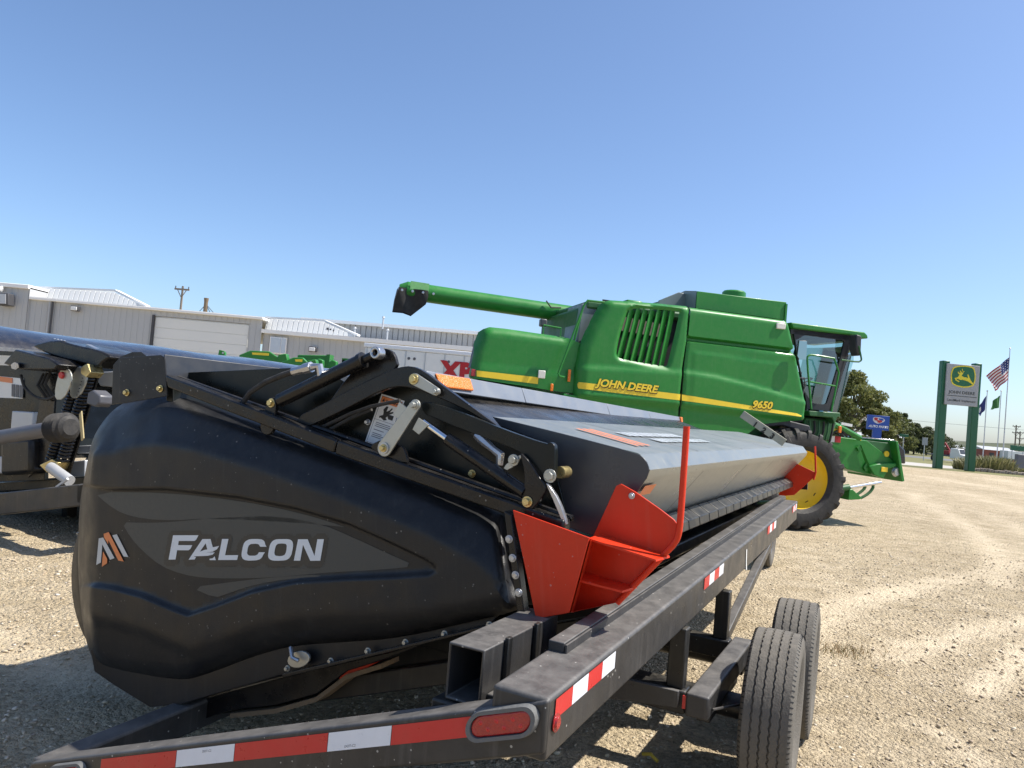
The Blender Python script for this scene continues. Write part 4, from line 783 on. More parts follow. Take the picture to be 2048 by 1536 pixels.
# ---- cutter side: lip with guards under the deck front, feet below
q = MB(); q.prism([(.145, .262), (.205, .215), (.21, .20), (.20, .175), (.0, .14), (.02, .22)], .3, HL).build('cutter_lip', M['blackpaint'], hd, bevel=.004)
for k in range(22):
    MB().prism([(.14, .266), (.165, .272), (.225, .225), (.225, .18), (.205, .172)], .42 + .23 * k, .42 + .23 * k + .215).build('guard_segment', M['frame'], hd, bevel=.004)
for k in range(8):
    MB().bar((.02, .7 + .62 * k, .15), (-.20, .72 + .62 * k, -.02), .12, .04).build('support_foot', M['frame'], hd, bevel=.004)
MB().box(-1.2, .02, .35, HL, -.02, .05).build('underframe', M['frame'], hd, bevel=.01)
# ---- orange-red dividers at both ends
def divider(a, side, name):
    dv_ = empty(name); dv_.parent = hd; dv_.location = (0, a, 0)
    r1 = D['h_red1']; r2 = D['h_red2']
    MB().prism(r1, -.026, -.018).build('front_plate', M['red'], dv_, bevel=.002)
    MB().prism(chaikin(r2[1:6], 1, False) + [r2[6], r2[7], r2[0]], .16, .168).build('back_plate', M['red'], dv_, bevel=.002)
    q = MB(); q.add([(r1[1][0], -.022, r1[1][1]), (r1[2][0], -.022, r1[2][1]), (r2[7][0], .16, r2[7][1]), (r2[0][0], .16, r2[0][1])], [(0, 1, 2, 3)])
    q.add([(x + .006, y, z) for x, y, z in q.v[:4]], [(3, 2, 1, 0)]); q.build('side_web', M['red'], dv_)
    for (p0, p1) in ((D['h_rib1'][0], D['h_rib1'][1]), (D['h_rib2'][0], D['h_rib2'][1])):
        q = MB(); q.add([(p0[0], .03, p0[1]), (p1[0], .06, p1[1]), (p1[0] + .02, .16, p1[1]), (p0[0] + .0, .16, p0[1])], [(0, 1, 2, 3)])
        q.add([(x, y, z - .007) for x, y, z in q.v[:4]], [(3, 2, 1, 0)]); q.f += [(0, 4, 5, 1), (1, 5, 6, 2), (2, 6, 7, 3), (3, 7, 4, 0)]; q.mi += [0] * 4
        q.build('rib', M['red'], dv_)
    MB().add([(r1[3][0], -.022, r1[3][1]), (r1[2][0], -.022, r1[2][1]), (r2[6][0], .16, r2[6][1]), (r2[7][0] - .05, .16, r2[7][1] - .01)], [(0, 1, 2, 3)]).build('bottom_web', M['red'], dv_)
    rp = D['h_rod']; MB().tube([(u, .145, w_) for u, w_ in chaikin(rp[:4], 2, False)] + [(rp[4][0], .145, rp[4][1])], .0115, 12).build('bent_rod', M['red'], dv_)
    bolt(.325, .415, .158, .008, 'steel', dv_, h=.006)
    return dv_
divider(0, 1, 'divider')
fdv = empty('divider'); fdv.parent = hd; r2 = D['h_red2']
MB().prism([(x - .02, z) for x, z in (r2[0], (.30, .40), (.46, .31), (.44, .26), (.25, .10), (.10, .09))], HL - .10, HL - .09).build('back_plate', M['red'], fdv, bevel=.002)
MB().tube([(.46, HL - .11, .56), (.445, HL - .11, .31), (.42, HL - .11, .24)], .009, 10).build('bent_rod', M['red'], fdv)
MB().bar((-.05, HL + .02, .25), (.35, HL + .02, .20), .03, .12).build('end_bracket', M['blackpaint'], hd)
# bolted edge strip beside the divider
eb = D['h_edgebolts']
es = MB().prism([(eb[0][0] - .012, eb[0][1] + .10), (eb[0][0] + .016, eb[0][1] + .085), (eb[3][0] + .024, eb[3][1] - .09), (eb[3][0] - .004, eb[3][1] - .105)], -.012, .03).build('edge_strip', M['blackpaint'], hd, bevel=.003)
for b, c in eb: bolt(b + .004, c, -.012, .010, 'steel', es, h=.006, hex_=False)
# ------------------------------------------------------------ header trailer
TF = frame((.17, 2.06, 0), 27, 0)
tr_ = empty('header_trailer', mat=TF)
tag(tr_, 'black trailer with red and white reflective tape under the FALCON header', 'trailer')
SL = .029                                                        # the rails climb slightly towards the hitch
def rail(name, x0, x1, zt, zb, y0, y1, m_='trailer', bevel=.012, parent=None):
    v = [(x, y, z + SL * y) for y in (y0, y1) for z in (zb, zt) for x in (x0, x1)]
    return MB().add(v, [(0, 1, 3, 2), (4, 6, 7, 5), (0, 4, 5, 1), (2, 3, 7, 6), (0, 2, 6, 4), (1, 5, 7, 3)]).build(name, M[m_], parent or tr_, bevel=bevel, seg=3)
RL = 5.42
rr_ = rail('side_rail', -.172, 0, .89, .722, .0, RL)
rail('inner_angle', -.166, -.111, .922, .886, .36, RL, bevel=.004)
rail('inner_flange', -.109, -.102, .917, .882, .36, RL, bevel=.001)
rail('side_rail', -2.15, -2.05, .13, .00, .02, RL + .3)
for k in range(8): MB().bar((-2.06, .9 + .6 * k, .10), (-.11, .9 + .6 * k, .79), .07, .09).build('cross_member', M['frame'], tr_, bevel=.006)
# sloping end beam
def ebz(x): return .89 + .36 * x
p = [(-.002, ebz(0)), (-2.13, ebz(-2.13)), (-2.13, ebz(-2.13) - .145), (-.002, ebz(0) - .145)]
MB().prism(p, -.002, .10).build('end_beam', M['trailer'], tr_, bevel=.010, seg=3)
rr_.location.y = .004
def eb_tape(x0, x1, m_):
    t0, t1 = .018, .075
    MB().add([(x0, -.0045, ebz(x0) - t1), (x1, -.0045, ebz(x1) - t1), (x1, -.0045, ebz(x1) - t0), (x0, -.0045, ebz(x0) - t0)], [(0, 1, 2, 3)]).build('reflective_tape', M[m_], tr_, smooth=0)
for x0, x1, m_ in ((-1.72, -1.345, 'redtape'), (-1.343, -1.084, 'whitetape'), (-1.082, -.71, 'redtape'), (-.708, -.483, 'whitetape'), (-.481, -.20, 'redtape')): eb_tape(x0, x1, m_)
for x0, z0 in ((-1.225, .035), (-.645, .068)):
    text('tape_print', 'DOT-C2', M['grey'], tr_, lambda u, v, n, x0=x0, z0=z0: Vector((x0 + u, -.0052, ebz(x0 + u) - z0 + v)), size=.011)
def stripe_rail(y0, seg, n, h=.055):
    for k in range(n):
        a0 = y0 + seg * k; a1 = a0 + seg - .001
        MB().add([(.003, a, .878 - d + SL * a) for a, d in ((a0, h), (a1, h), (a1, 0), (a0, 0))], [(0, 1, 2, 3)]).build('reflective_tape', M['redtape' if k % 2 == 0 else 'whitetape'], tr_, smooth=0)
stripe_rail(.045, .121, 4); stripe_rail(1.79, .11, 4); stripe_rail(3.70, .10, 4); stripe_rail(5.05, .07, 4)
MB().add([(.0035, 2.88, .93), (.0035, 2.91, .93), (.0035, 2.93, .85), (.0035, 2.96, .80), (.0035, 2.93, .80), (.0035, 2.90, .86)], [(0, 1, 2, 3, 4, 5)]).build('paint_chip', M['white'], tr_, smooth=0)
def oval(cx, cz, w_, h_, n=12):
    r = h_ / 2; d = w_ / 2 - r; sl = .36
    pts = [(cx + d + r * math.cos(-math.pi / 2 + math.pi * k / n), r * math.sin(-math.pi / 2 + math.pi * k / n)) for k in range(n + 1)] + [(cx - d + r * math.cos(math.pi / 2 + math.pi * k / n), r * math.sin(math.pi / 2 + math.pi * k / n)) for k in range(n + 1)]
    return [(x, cz + z + sl * (x - cx)) for x, z in pts]
def tail_light(cx, cz):
    b_ = MB(); o_ = oval(cx, cz, .215, .092); i_ = oval(cx, cz, .180, .062); n = len(o_)
    b_.add([(x, -.004, z) for x, z in o_] + [(x, -.022, z) for x, z in oval(cx, cz, .205, .084)] + [(x, -.022, z) for x, z in i_] + [(x, -.008, z) for x, z in i_],
           [(j * n + k, j * n + (k + 1) % n, (j + 1) * n + (k + 1) % n, (j + 1) * n + k) for j in range(3) for k in range(n)])
    bz = b_.build('tail_light', M['bezel'], tr_)
    le = MB().prism(oval(cx, cz, .178, .060), -.017, -.005).build('lens', M['redlens'], bz, bevel=.005, seg=3)
    for k in range(6):
        x = cx - .06 + .024 * k; MB().lathe([(.001, -.0185), (.005, -.018), (.007, -.0165)], 12, lambda r, a, h, x=x: (x + r * math.cos(a), h, cz + .36 * (x - cx) + .010 * (-1) ** k + r * math.sin(a))).build('diode', M['redtape'], le)
tail_light(-.128, .798); tail_light(-1.90, .145)
mk = MB().lathe([(.0, .010), (.016, .010), (.018, .004), (.026, .004), (.026, .001)], 20, lambda r, a, h: (h + .002, .055 + r * math.cos(a) * .9, .815 + r * math.sin(a))).build('side_marker', M['redlens'], tr_)
# hollow saddle tube with straps
q = MB(); x0, x1, z0, z1, t = -.385, -.262, .765, .935, .009
for yy in (.115, .66):
    q.v += [(x0, yy, z0), (x1, yy, z0), (x1, yy, z1), (x0, yy, z1), (x0 + t, yy, z0 + t), (x1 - t, yy, z0 + t), (x1 - t, yy, z1 - t), (x0 + t, yy, z1 - t)]
q.f = [(0, 8, 9, 1), (1, 9, 10, 2), (2, 10, 11, 3), (3, 11, 8, 0), (4, 5, 13, 12), (5, 6, 14, 13), (6, 7, 15, 14), (7, 4, 12, 15)] + [f for k in range(4) for f in ((k, (k + 1) % 4, 4 + (k + 1) % 4, 4 + k), (8 + k, 12 + k, 12 + (k + 1) % 4, 8 + (k + 1) % 4))]; q.mi = [0] * len(q.f)
sd = q.build('saddle_tube', M['trailer'], tr_, bevel=.004)
for yy in (.24, .45): MB().box(x1 + .001, x1 + .016, yy, yy + .028, .70, .945).build('strap', M['frame'], sd, bevel=.003)
MB().box(x1, x1 + .12, .15, .62, .765, .80).build('gusset', M['trailer'], tr_, bevel=.004)
MB().box(-.42, -.20, .10, .70, .66, .763).build('saddle_base', M['frame'], tr_, bevel=.006)
# axle frame, posts and braces
for y in (1.46, 2.40):
    MB().box(-1.9, .03, y, y + .09, .40, .50).build('axle_frame_beam', M['frame'], tr_, bevel=.008)
MB().prism([(-.42, .385), (-.42, .50), (.005, .505), (.005, .435)], 1.43, 1.455).build('gusset_plate', M['trailer'], tr_, bevel=.003)
MB().box(.02, .075, 1.452, 1.46, .43, .485).build('red_reflector', M['redtape'], tr_)
MB().box(.035, .135, 1.44, 2.52, .405, .505).build('side_tube', M['trailer'], tr_, bevel=.010, seg=3)
for y in (1.47, 2.41): MB().prism([(-.062, .50), (.012, .50), (.012, .76), (-.062, .76)], y, y + .07).build('post', M['frame'], tr_, bevel=.006)
MB().bar((-.02, 2.52, .49), (-.03, 4.05, .83), .05, .06).build('diagonal_brace', M['trailer'], tr_, bevel=.005)
for y in (1.91, 2.69):
    MB().tube([(-1.95, y, .34), (.24, y, .34)], .058, 16).build('axle', M['frame'], tr_)
    MB().bar((.085, y - .32, .36), (.085, y + .32, .36), .06, .03).build('leaf_spring', M['frame'], tr_, bevel=.004)
MB().tube([(.14, 1.50, .44), (.19, 1.62, .43), (.22, 1.78, .40)], .006, 6).build('brake_wire', M['rubber'], tr_)
def road_wheel(x, y, r=.362, wd=.215, parent=tr_):
    prof = []; hw = wd / 2; rows = 5; gw = .009; lw = (wd - .03 - gw * (rows - 1)) / rows; z = -hw + .015
    tp = [(r * .60, -hw * .80), (r * .70, -hw * 1.02), (r * .83, -hw * 1.06), (r * .93, -hw * 1.0), (r * .975, -hw * .93)]
    for k in range(rows):
        rr0 = r - .010 * abs((z + lw / 2) / hw) ** 3
        tp += [(rr0, z), (rr0, z + lw)]
        if k < rows - 1: tp += [(r - .011, z + lw + .002), (r - .011, z + lw + gw - .002)]
        z += lw + gw
    tp += [(a, -b) for a, b in tp[4::-1]]
    wl_ = empty('wheel'); wl_.parent = parent; wl_.location = (x, y, r); wl_.rotation_euler = (0, 0, R(2.2))
    ty = MB().lathe(tp, 120, lambda r_, a, h: (h + (.0026 * (1 if round(a * 60 / math.pi) % 2 else -1) if abs(h) < hw * .72 else 0), r_ * math.cos(a), r_ * math.sin(a))).build('tyre', M['tread'], wl_, smooth=30)
    MB().lathe([(r * .60, -hw * .8), (r * .57, -hw * .72), (r * .54, -.02), (r * .54, .03), (r * .57, hw * .72), (r * .60, hw * .8)], 40).build('rim', M['grey'], wl_)
    MB().lathe([(0, .05), (r * .2, .055), (r * .24, .02), (r * .45, .0), (r * .545, .03)], 40).build('disc', M['galv'], wl_)
    MB().lathe([(0, -.09), (r * .38, -.09), (r * .40, .0)], 24).build('brake_drum', M['frame'], wl_)
    # small cross cuts in the shoulder ribs
    q = MB()
    for s in (-1, 1):
        for k in range(96):
            a = 2 * math.pi * k / 96; c_, s_ = math.cos(a), math.sin(a); h0 = s * hw * .97; h1 = s * hw * .86
            q.bar((h0, (r - .014) * c_, (r - .014) * s_), (h1, (r - .0055) * c_, (r - .0055) * s_), .004, .006, up=(0, c_, s_))
    q.build('tread_cuts', M['ink'], ty)['kind'] = 'stuff'
    return wl_
for x in (.335, -2.02):
    for y in (1.91, 2.69): road_wheel(x, y)
# steering axle at the hitch end
MB().box(-1.0, -.86, 5.3, 8.0, .42, .52).build('drawbar', M['frame'], tr_, bevel=.008)
MB().tube([(-1.7, 8.0, .33), (-.7, 8.0, .33)], .05, 12).build('axle', M['frame'], tr_)
road_wheel(-.62, 8.0, .33, .20); road_wheel(-1.75, 8.0, .33, .20)
# ------------------------------------------------------------ combine harvester
KF = frame((5.186, 13.12, 0), 76, 0)
kb = empty('combine_harvester', mat=KF)
tag(kb, 'large green combine harvester with yellow stripe and wheel rims standing behind the header', 'combine')
KX = -.40
def kmap(fn=None, x=KX, off=0.0):
    return lambda P: np.stack([np.full(len(P), x + off) + (fn(P) if fn else 0), P[:, 0], P[:, 1]], 1)
yz = lambda u, w, t: (t, u, w)
def kplate(name, poly, x0, x1, m_, bevel=.01, parent=None, seg=2): return MB().prism(poly, x0, x1, yz).build(name, M[m_], parent or kb, bevel=bevel, seg=seg)
def rnd(P, pl, r, depth, closed=False):
    e = np.clip(dist_pl(P, pl, closed) / r, 0, 1); return -depth * (1 - np.sqrt(np.clip(1 - (1 - e) ** 2, 0, 1)))
# core and sills
MB().box(-3.05, -.86, -4.1, -.05, 1.30, 3.45).build('body_core', M['green_dull'], kb, bevel=.05)
MB().box(-2.7, -.9, -5.6, .4, .75, 1.35).build('chassis', M['green_dull'], kb, bevel=.03)
# rear side panel with louvred opening
rp = D['k_rearpanel']; gr = chaikin(D['k_grille'], 2); rpo = chaikin(rp[:7], 1, False) + rp[7:]
soft = [rp[13]] + rp[:8]
def f_rear(P):
    d = rnd(P, [rp[12], rp[13]] + rp[:3], .12, .11) + rnd(P, rp[2:8], .20, .16) + rnd(P, rp[8:13], .02, .02)
    d += -.045 * (1 - S01(dist_pl(P, gr, True) / .055))
    d += .028 * S01((2.46 + .05 * (P[:, 0] + 3.3) - P[:, 1]) / .10 + .5)
    d += -.05 * S01((1.98 - P[:, 1]) / .12) + .012 * S01((2.02 - P[:, 1]) / .04)
    return d
pr_ = sheet('rear_side_panel', rpo, kmap(f_rear), M['green'], kb, holes=[gr], h=.035, smooth=45)
for (y0, z0), (y1, z1) in zip(D['k_slat_t'], D['k_slat_b']):
    MB().bar((-.475, y0 - .03, z0 + .02), (-.475, y1 - .03, z1 - .02), .135, .016, up=(1, .6, 0)).build('louvre_slat', M['green'], pr_, bevel=.004)
MB().box(-.80, -.79, -3.7, -2.3, 2.3, 3.62).build('radiator_screen', M['interior'], pr_)
MB().prism([(-3.4, 3.36), (-2.55, 3.30), (-2.65, 3.08), (-3.45, 3.12)], -.70, -.69, yz).build('air_cleaner_cover', M['beige'], pr_)
MB().tube([(-.66, -3.05, 2.35), (-.66, -2.92, 2.75), (-.68, -2.86, 2.95)], .05, 10).build('engine_hose', M['grey'], pr_)
MB().box(-.66, -.64, -2.86, -2.79, 2.62, 2.74).build('engine_bracket', M['steel'], pr_)
# front side panel
fp = D['k_frontpanel']; rc = D['k_recess']; cr_ = np.array(D['k_crease']); c2_ = np.array(D['k_crease2'])
def f_front(P):
    y, z = P[:, 0], P[:, 1]
    d = rnd(P, fp[:2], .10, .09) + rnd(P, fp[1:5], .05, .04) + rnd(P, fp[8:], .02, .02)
    zt = np.interp(y, [rc[0][0], rc[1][0]], [rc[0][1], rc[1][1]]); zb = np.interp(y, [rc[3][0], rc[2][0]], [rc[3][1], rc[2][1]])
    d -= .09 * S01((zt - z) / .02 + .5) * S01((z - zb) / .03 + .5)
    d += .032 * S01((np.interp(y, cr_[:, 0], cr_[:, 1]) - z) / .09 + .5)
    d += .010 * S01((np.interp(y, c2_[:, 0], c2_[:, 1]) - z) / .03 + .5) * S01((y - c2_[0, 0]) / .1) * S01((c2_[1, 0] - y) / .3)
    d += -.05 * S01((np.interp(y, [-2.3, .1], [1.98, 1.93]) - z) / .10) + .012 * S01((np.interp(y, [-2.3, .1], [2.02, 1.97]) - z) / .04)
    return d
pf_ = sheet('front_side_panel', fp, kmap(f_front), M['green'], kb, h=.035, smooth=45)
kplate('panel_return', [fp[1], fp[2], fp[3], fp[4], (fp[4][0] - .05, fp[4][1]), (fp[3][0] - .05, fp[3][1]), (fp[2][0] - .05, fp[2][1]), (fp[1][0] - .05, fp[1][1])], -1.0, -.60, 'green', .004)
kplate('seam', [(-2.30, 1.55), (-2.27, 1.55), (-2.245, 3.62), (-2.275, 3.62)], -.55, -.47, 'ink', 0)
# stripe and lettering
sheet('stripe', D['k_stripe1'], kmap(f_rear, KX, .004), M['yellowdecal'], pr_, h=.04); sheet('stripe', D['k_stripe2'], kmap(f_front, KX, .004), M['yellowdecal'], pf_, h=.04)
def letter3(p0, p1, fn, body, size, name, parent, shear=.25, bold=.040, xs=1.25):
    p0 = np.array(p0); p1 = np.array(p1); d = (p1 - p0) / np.hypot(*(p1 - p0)); n = np.array([-d[1], d[0]])
    me = text_mesh(body, size=size, shear=shear, bold=bold * size, extrude=0); wd = max(v.co.x for v in me.vertices); k = np.hypot(*(p1 - p0)) / wd
    mb_ = text_mesh(body, size=size, shear=shear, bold=(bold + .028) * size, extrude=0); kb_ = wd / max(v.co.x for v in mb_.vertices)
    for nm, m_, off, sh_ in (('lettering_shadow', 'ink', .010, .20), ('lettering', 'yellowdecal', .020, 0)):
        m2 = (mb_ if sh_ else me).copy()
        for v in m2.vertices:
            q = p0 + d * (v.co.x * k + sh_ * size * .25) + n * (v.co.y - sh_ * size * .28)
            x = KX + fn(np.array([q]))[0] + off; v.co = (x, q[0], q[1])
        m2.materials.clear(); m2.materials.append(M[m_]); link(nm, m2, parent, smooth=0, recalc=False)
letter3(D['k_text1'][0], D['k_text1'][1], f_rear, 'JOHN DEERE', .17, 'lettering', pr_)
letter3(D['k_text2'][0], D['k_text2'][1], f_front, '9650', .17, 'lettering', pf_)
kplate('side_lamp', D['k_lampR'], KX - .03, KX + .03, 'lamp', .01)
# grain tank extension
ts = D['k_tankside']; tre = D['k_tankrear']
tk = kplate('tank_extension', ts, -2.7, -.70, 'green', .012)
MB().add([(-.70, ts[0][0] - .015, ts[0][1]), (-.70, ts[3][0] - .015, ts[3][1] - .1), (-2.7, ts[3][0] - .015, ts[3][1] - .1), (-2.5, ts[0][0] - .015, ts[0][1] - .05), (-1.15, ts[0][0] - .015, ts[0][1] + .06)], [(0, 1, 2, 3, 4)]).build('tank_end_panel', M['tankend'], tk)
kplate('tank_end_flap', [tre[0], tre[1], tre[2], tre[3], tre[4]], -1.16, -1.12, 'tankend', .006)
for y in (ts[0][0] + .01, ts[1][0] - .01): MB().box(-.698, -.68, y - .02, y + .02, ts[3][1] - .05, ts[0][1] - .02).build('tank_corner_strip', M['green'], tk)
dm = D['k_dome']; MB().lathe([(.22, -.12), (.22, .02), (.19, .05), (.0, .07)], 24, lambda r, a, h: (-1.6 + r * math.cos(a), (dm[0][0] + dm[1][0]) / 2 + r * math.sin(a), dm[0][1] + h - .02)).build('intake_dome', M['green'], kb)
MB().box(-2.9, -.72, -4.0, -.2, 3.42, 3.56).build('roof_deck', M['green_dull'], kb, bevel=.04)
for y0, y1 in ((-3.3, -3.0), (-2.75, -2.4)): MB().box(-1.2, -.7, y0, y1, 3.55, 3.66).build('service_hatch', M['green'], kb, bevel=.03)
# rear hood
ho = D['k_hood']
def f_hood(P): return rnd(P, ho[2:8], .14, .13) + rnd(P, ho[:4], .14, .13) + .012 * S01((2.30 - P[:, 1]) / .05)
hood = sheet('rear_hood', ho, kmap(f_hood, -.55), M['green'], kb, h=.06, smooth=45)
q = MB(); hn = len(ho)
def hood_far(y): return -2.6 + 1.55 * float(S01(np.array((-4.75 - y) / 1.05)))       # the tail rounds in towards the far side
hv = [(y + (.05 if y < -5.5 else 0), min(z, 2.88)) for y, z in ho]
q.add([(-.78, y, z) for y, z in hv] + [(hood_far(y), y, z) for y, z in hv], [tuple(range(hn)), tuple(range(2 * hn - 1, hn - 1, -1))] + [(i, i + hn, (i + 1) % hn + hn, (i + 1) % hn) for i in range(hn)])
q.build('hood_core', M['green'], hood, bevel=.06, seg=3)
MB().prism([(-5.80, 2.70), (-5.86, 2.25), (-5.84, 2.25), (-5.78, 2.70)], -1.0, -.82, yz).build('rear_grille', M['grey'], hood)
sheet('hood_stripe', D['k_hoodband'], kmap(f_hood, -.55, .006), M['yellowdecal'], hood, h=.05)
kplate('tail_lamp', D['k_hoodlight'], -.62, -.56, 'redlens', .008)
kplate('lower_shroud', [(-5.75, 2.05), (-4.1, 1.97), (-4.1, 1.2), (-5.3, 1.2)], -2.4, -.62, 'green_dull', .03)
kplate('step_cover', [(-4.36, 1.96), (-4.12, 1.94), (-4.10, 1.5), (-4.38, 1.5)], -.62, -.44, 'green', .015)
MB().box(-.52, -.49, -4.80, -4.68, 2.17, 2.30).build('work_lamp', M['lamp'], kb, bevel=.01)
for y, z0, z1 in ((-4.58, 1.98, 2.10), (-4.30, 2.16, 2.36)): MB().box(-.50, -.48, y, y + .05, z0, z1).build('amber_reflector', M['orange'], kb, bevel=.01)
# ladder rails between hood and body
for key, x in (('k_rail1', -.35), ('k_rail2', -.58)): MB().tube([(x, y, z) for y, z in D[key]], .018, 8).build('grab_rail', M['green'], kb)
MB().tube([(-.7, -4.72, 2.88), (-.7, -4.72, 3.06), (-.7, -4.42, 3.04), (-.7, -4.42, 2.9)], .015, 8).build('hood_handle', M['green'], kb)
# unloading auger
a0, a1 = D['k_augerA'][0], D['k_augerA'][1]
au = MB().tube([(-2.6, a0[0] + .03, a0[1] + .02), (-2.6, a1[0], a1[1])], .165, 28).build('unloading_auger', M['green'], kb, smooth=50)
MB().tube([(-2.6, a0[0] - .10, a0[1] + .02), (-2.6, a0[0] + .05, a0[1] + .02)], [.10, .167], 28).build('spout_cap', M['green'], au, smooth=50)
bt = D['k_boot']
q = MB(); n = len(bt)
for x, s in ((-2.40, 1.0), (-2.42, 1.0)): pass
V, F = flat_mesh(bt, h=.06)
Q = np.stack([-2.42 + .03 * np.sin(V[:, 0] * 14 + V[:, 1] * 5) - .12 * np.clip((bt[0][1] - V[:, 1]) / .6, 0, 1), V[:, 0], V[:, 1]], 1); Q2 = Q.copy(); Q2[:, 0] = -2.78 + .12 * np.clip((bt[0][1] - V[:, 1]) / .6, 0, 1)
q.add(Q, [tuple(map(int, t)) for t in F]); q.add(Q2, [tuple(map(int, t)) for t in F])
left = [bt[0], bt[7], bt[6]]; q.add([(-2.42 - (0 if i == 0 else .1), y, z) for i, (y, z) in enumerate(left)] + [(-2.78 + (0 if i == 0 else .1), y, z) for i, (y, z) in enumerate(left)], [(0, 1, 4, 3), (1, 2, 5, 4)])
q.build('spout_boot', M['rubber'], au, smooth=60)
for k in range(4): MB().lathe([(0, .012), (.022, .010), (.025, 0)], 10, lambda r, a, h, k=k: (-2.40 + h, bt[0][0] + .06 + .19 * k + r * math.cos(a), bt[0][1] - .05 + r * math.sin(a))).build('boot_rivet', M['steel'], au)
MB().prism([(a0[0] + .08, a0[1] + .18), (a0[0] + .42, a0[1] + .17), (a0[0] + .42, a0[1] + .02), (a0[0] + .08, a0[1] + .03)], -2.44, -2.436, yz).build('faded_patch', mat('faded_green_paint', (.22, .52, .18), .6, var=.3, scale=20), au)
el = D['k_elbow']; MB().tube([(-2.6, a1[0] - .02, a1[1]), (-2.6, a1[0] + .28, a1[1] - .04), (-2.58, a1[0] + .36, a1[1] - .35), (-2.5, a1[0] + .30, a1[1] - 1.1)], [.19, .24, .25, .24], 24).build('auger_elbow', M['green'], kb, smooth=60)
MB().prism([(-4.08, 3.50), (-3.80, 3.52), (-3.75, 3.0), (-4.12, 2.80)], -1.5, -.74, yz).build('elbow_shroud', M['tankend'], kb, bevel=.03)
MB().tube([(-2.42, -4.22, 3.72), (-2.40, -4.12, 3.60), (-2.42, -3.92, 3.62)], .015, 6).build('auger_hose', M['rubber'], kb)
MB().box(-2.45, -2.30, -4.32, -4.20, 3.22, 3.36).build('auger_lamp', M['grey'], kb, bevel=.02)
# cab
rf = D['k_cabroof']
cr2 = kplate('cab_roof', rf, -2.35, -.74, 'green', .025, seg=3); kplate('roof_underside', [(rf[8][0], rf[8][1] - .004), (rf[7][0], rf[7][1] - .004), (rf[7][0] - .03, rf[7][1] - .09), (rf[8][0], rf[8][1] - .09)], -2.3, -.80, 'interior', 0)
MB().box(-2.2, -.80, 1.24, 1.44, 3.45, 3.53).build('roof_lamp_bar', M['lamp'], cr2, bevel=.01)
do = D['k_door']; dg_ = D['k_doorglass2']
def door_side(x, name):
    o = sheet(name, do, kmap(None, x), M['interior'], kb, holes=[chaikin(dg_, 1)], h=.08, thick=.05, tdir=(-1, 0, 0), grid=False)
    sheet('pane', chaikin(dg_, 1), kmap(None, x - .02), M['glass'], o, h=.1, grid=False, smooth=0); return o
door_side(-.80, 'cab_door'); door_side(-2.28, 'cab_side')
fg = D['k_frontglass']
top = ((fg[0][0] + fg[1][0]) / 2 + .02, fg[0][1] + .08); bot = (fg[3][0], fg[3][1])
ws = MB()
for i in range(9):
    t = i / 8; bow = .22 * math.sin(math.pi * t); x = -.80 - 1.48 * t
    ws.v += [(x, top[0] + bow, top[1]), (x, bot[0] + bow * .8, bot[1])]
ws.f = [(2 * i, 2 * i + 2, 2 * i + 3, 2 * i + 1) for i in range(8)]; ws.mi = [0] * 8; ws.build('windscreen', M['glass'], kb, smooth=60)
sheet('corner_pane', fg, kmap(None, -.82), M['glass'], kb, h=.1, grid=False, smooth=0)
MB().bar((-.83, fg[0][0] - .06, fg[0][1] + .1), (-.83, fg[4][0] - .05, fg[4][1]), .05, .06, up=(1, 0, 0)).build('front_pillar', M['interior'], kb, bevel=.01)
MB().box(-2.25, -.85, -.02, .04, 1.95, 3.5).build('cab_rear_wall', M['interior'], kb) if False else None
MB().box(-2.28, -.80, .0, .95, 1.86, 1.95).build('cab_floor', M['interior'], kb)
se = empty('operator_seat'); se.parent = kb; se.location = (-1.55, .35, 1.95)
MB().box(-.27, .27, -.25, .27, .38, .52).build('cushion', M['interior'], se, bevel=.05, seg=3); MB().box(-.26, .26, -.36, -.22, .48, 1.15).build('backrest', M['interior'], se, bevel=.05, seg=3); MB().box(-.2, .2, -.2, .2, 0, .4).build('pedestal', M['interior'], se, bevel=.03)
MB().tube([(-1.55, .92, 1.95), (-1.55, .82, 2.62)], .05, 10).build('steering_column', M['grey'], kb)
MB().lathe([(.17, -.015), (.20, 0), (.17, .015)], 24, lambda r, a, h: (-1.55 + r * math.cos(a), .80 + r * math.sin(a) * .8, 2.66 + h + r * math.sin(a) * .4), True).build('steering_wheel', M['interior'], kb)
MB().box(-1.05, -.95, .25, .80, 2.35, 2.55).build('armrest_console', M['grey'], kb, bevel=.03)
MB().bar((-2.2, .45, 1.95), (-2.2, .62, 3.5), .08, .10, up=(1, 0, 0)).build('far_pillar', M['interior'], kb)
MB().box(-1.9, -1.75, .86, .9, 2.6, 2.85).build('monitor', M['ink'], kb, bevel=.01)
# mirrors and railings
m1 = D['k_mirror1']; mo = kplate('mirror', m1, -.34, -.30, 'ink', .015); MB().prism([(y * .94 + .06 * m1[0][0] + .005, z * .97 + .03 * 2.9) for y, z in m1], -.299, -.296, yz).build('mirror_glass', M['mirror'], mo)
m2 = D['k_mirror2']; kplate('mirror', m2, -.72, -.52, 'interior', .02)
MB().tube([(-.5, y, z) for y, z in chaikin(D['k_hr3'], 1, False)], .016, 8).build('mirror_arm', M['green_dull'], kb)
h1 = D['k_hr1']; MB().tube([(-.5, y, z) for y, z in chaikin(h1, 1, False)], .018, 8).build('handrail', M['green'], kb)
h2 = D['k_hr2']; MB().tube([(-.5, y, z) for y, z in h2], .015, 8).build('handrail', M['green'], kb)
MB().tube([(-.55, -.02, 2.62), (-.55, .12, 2.64), (-.56, .16, 2.5), (-.58, .10, 2.2)], .014, 8).build('door_grab_handle', M['grey'], kb)
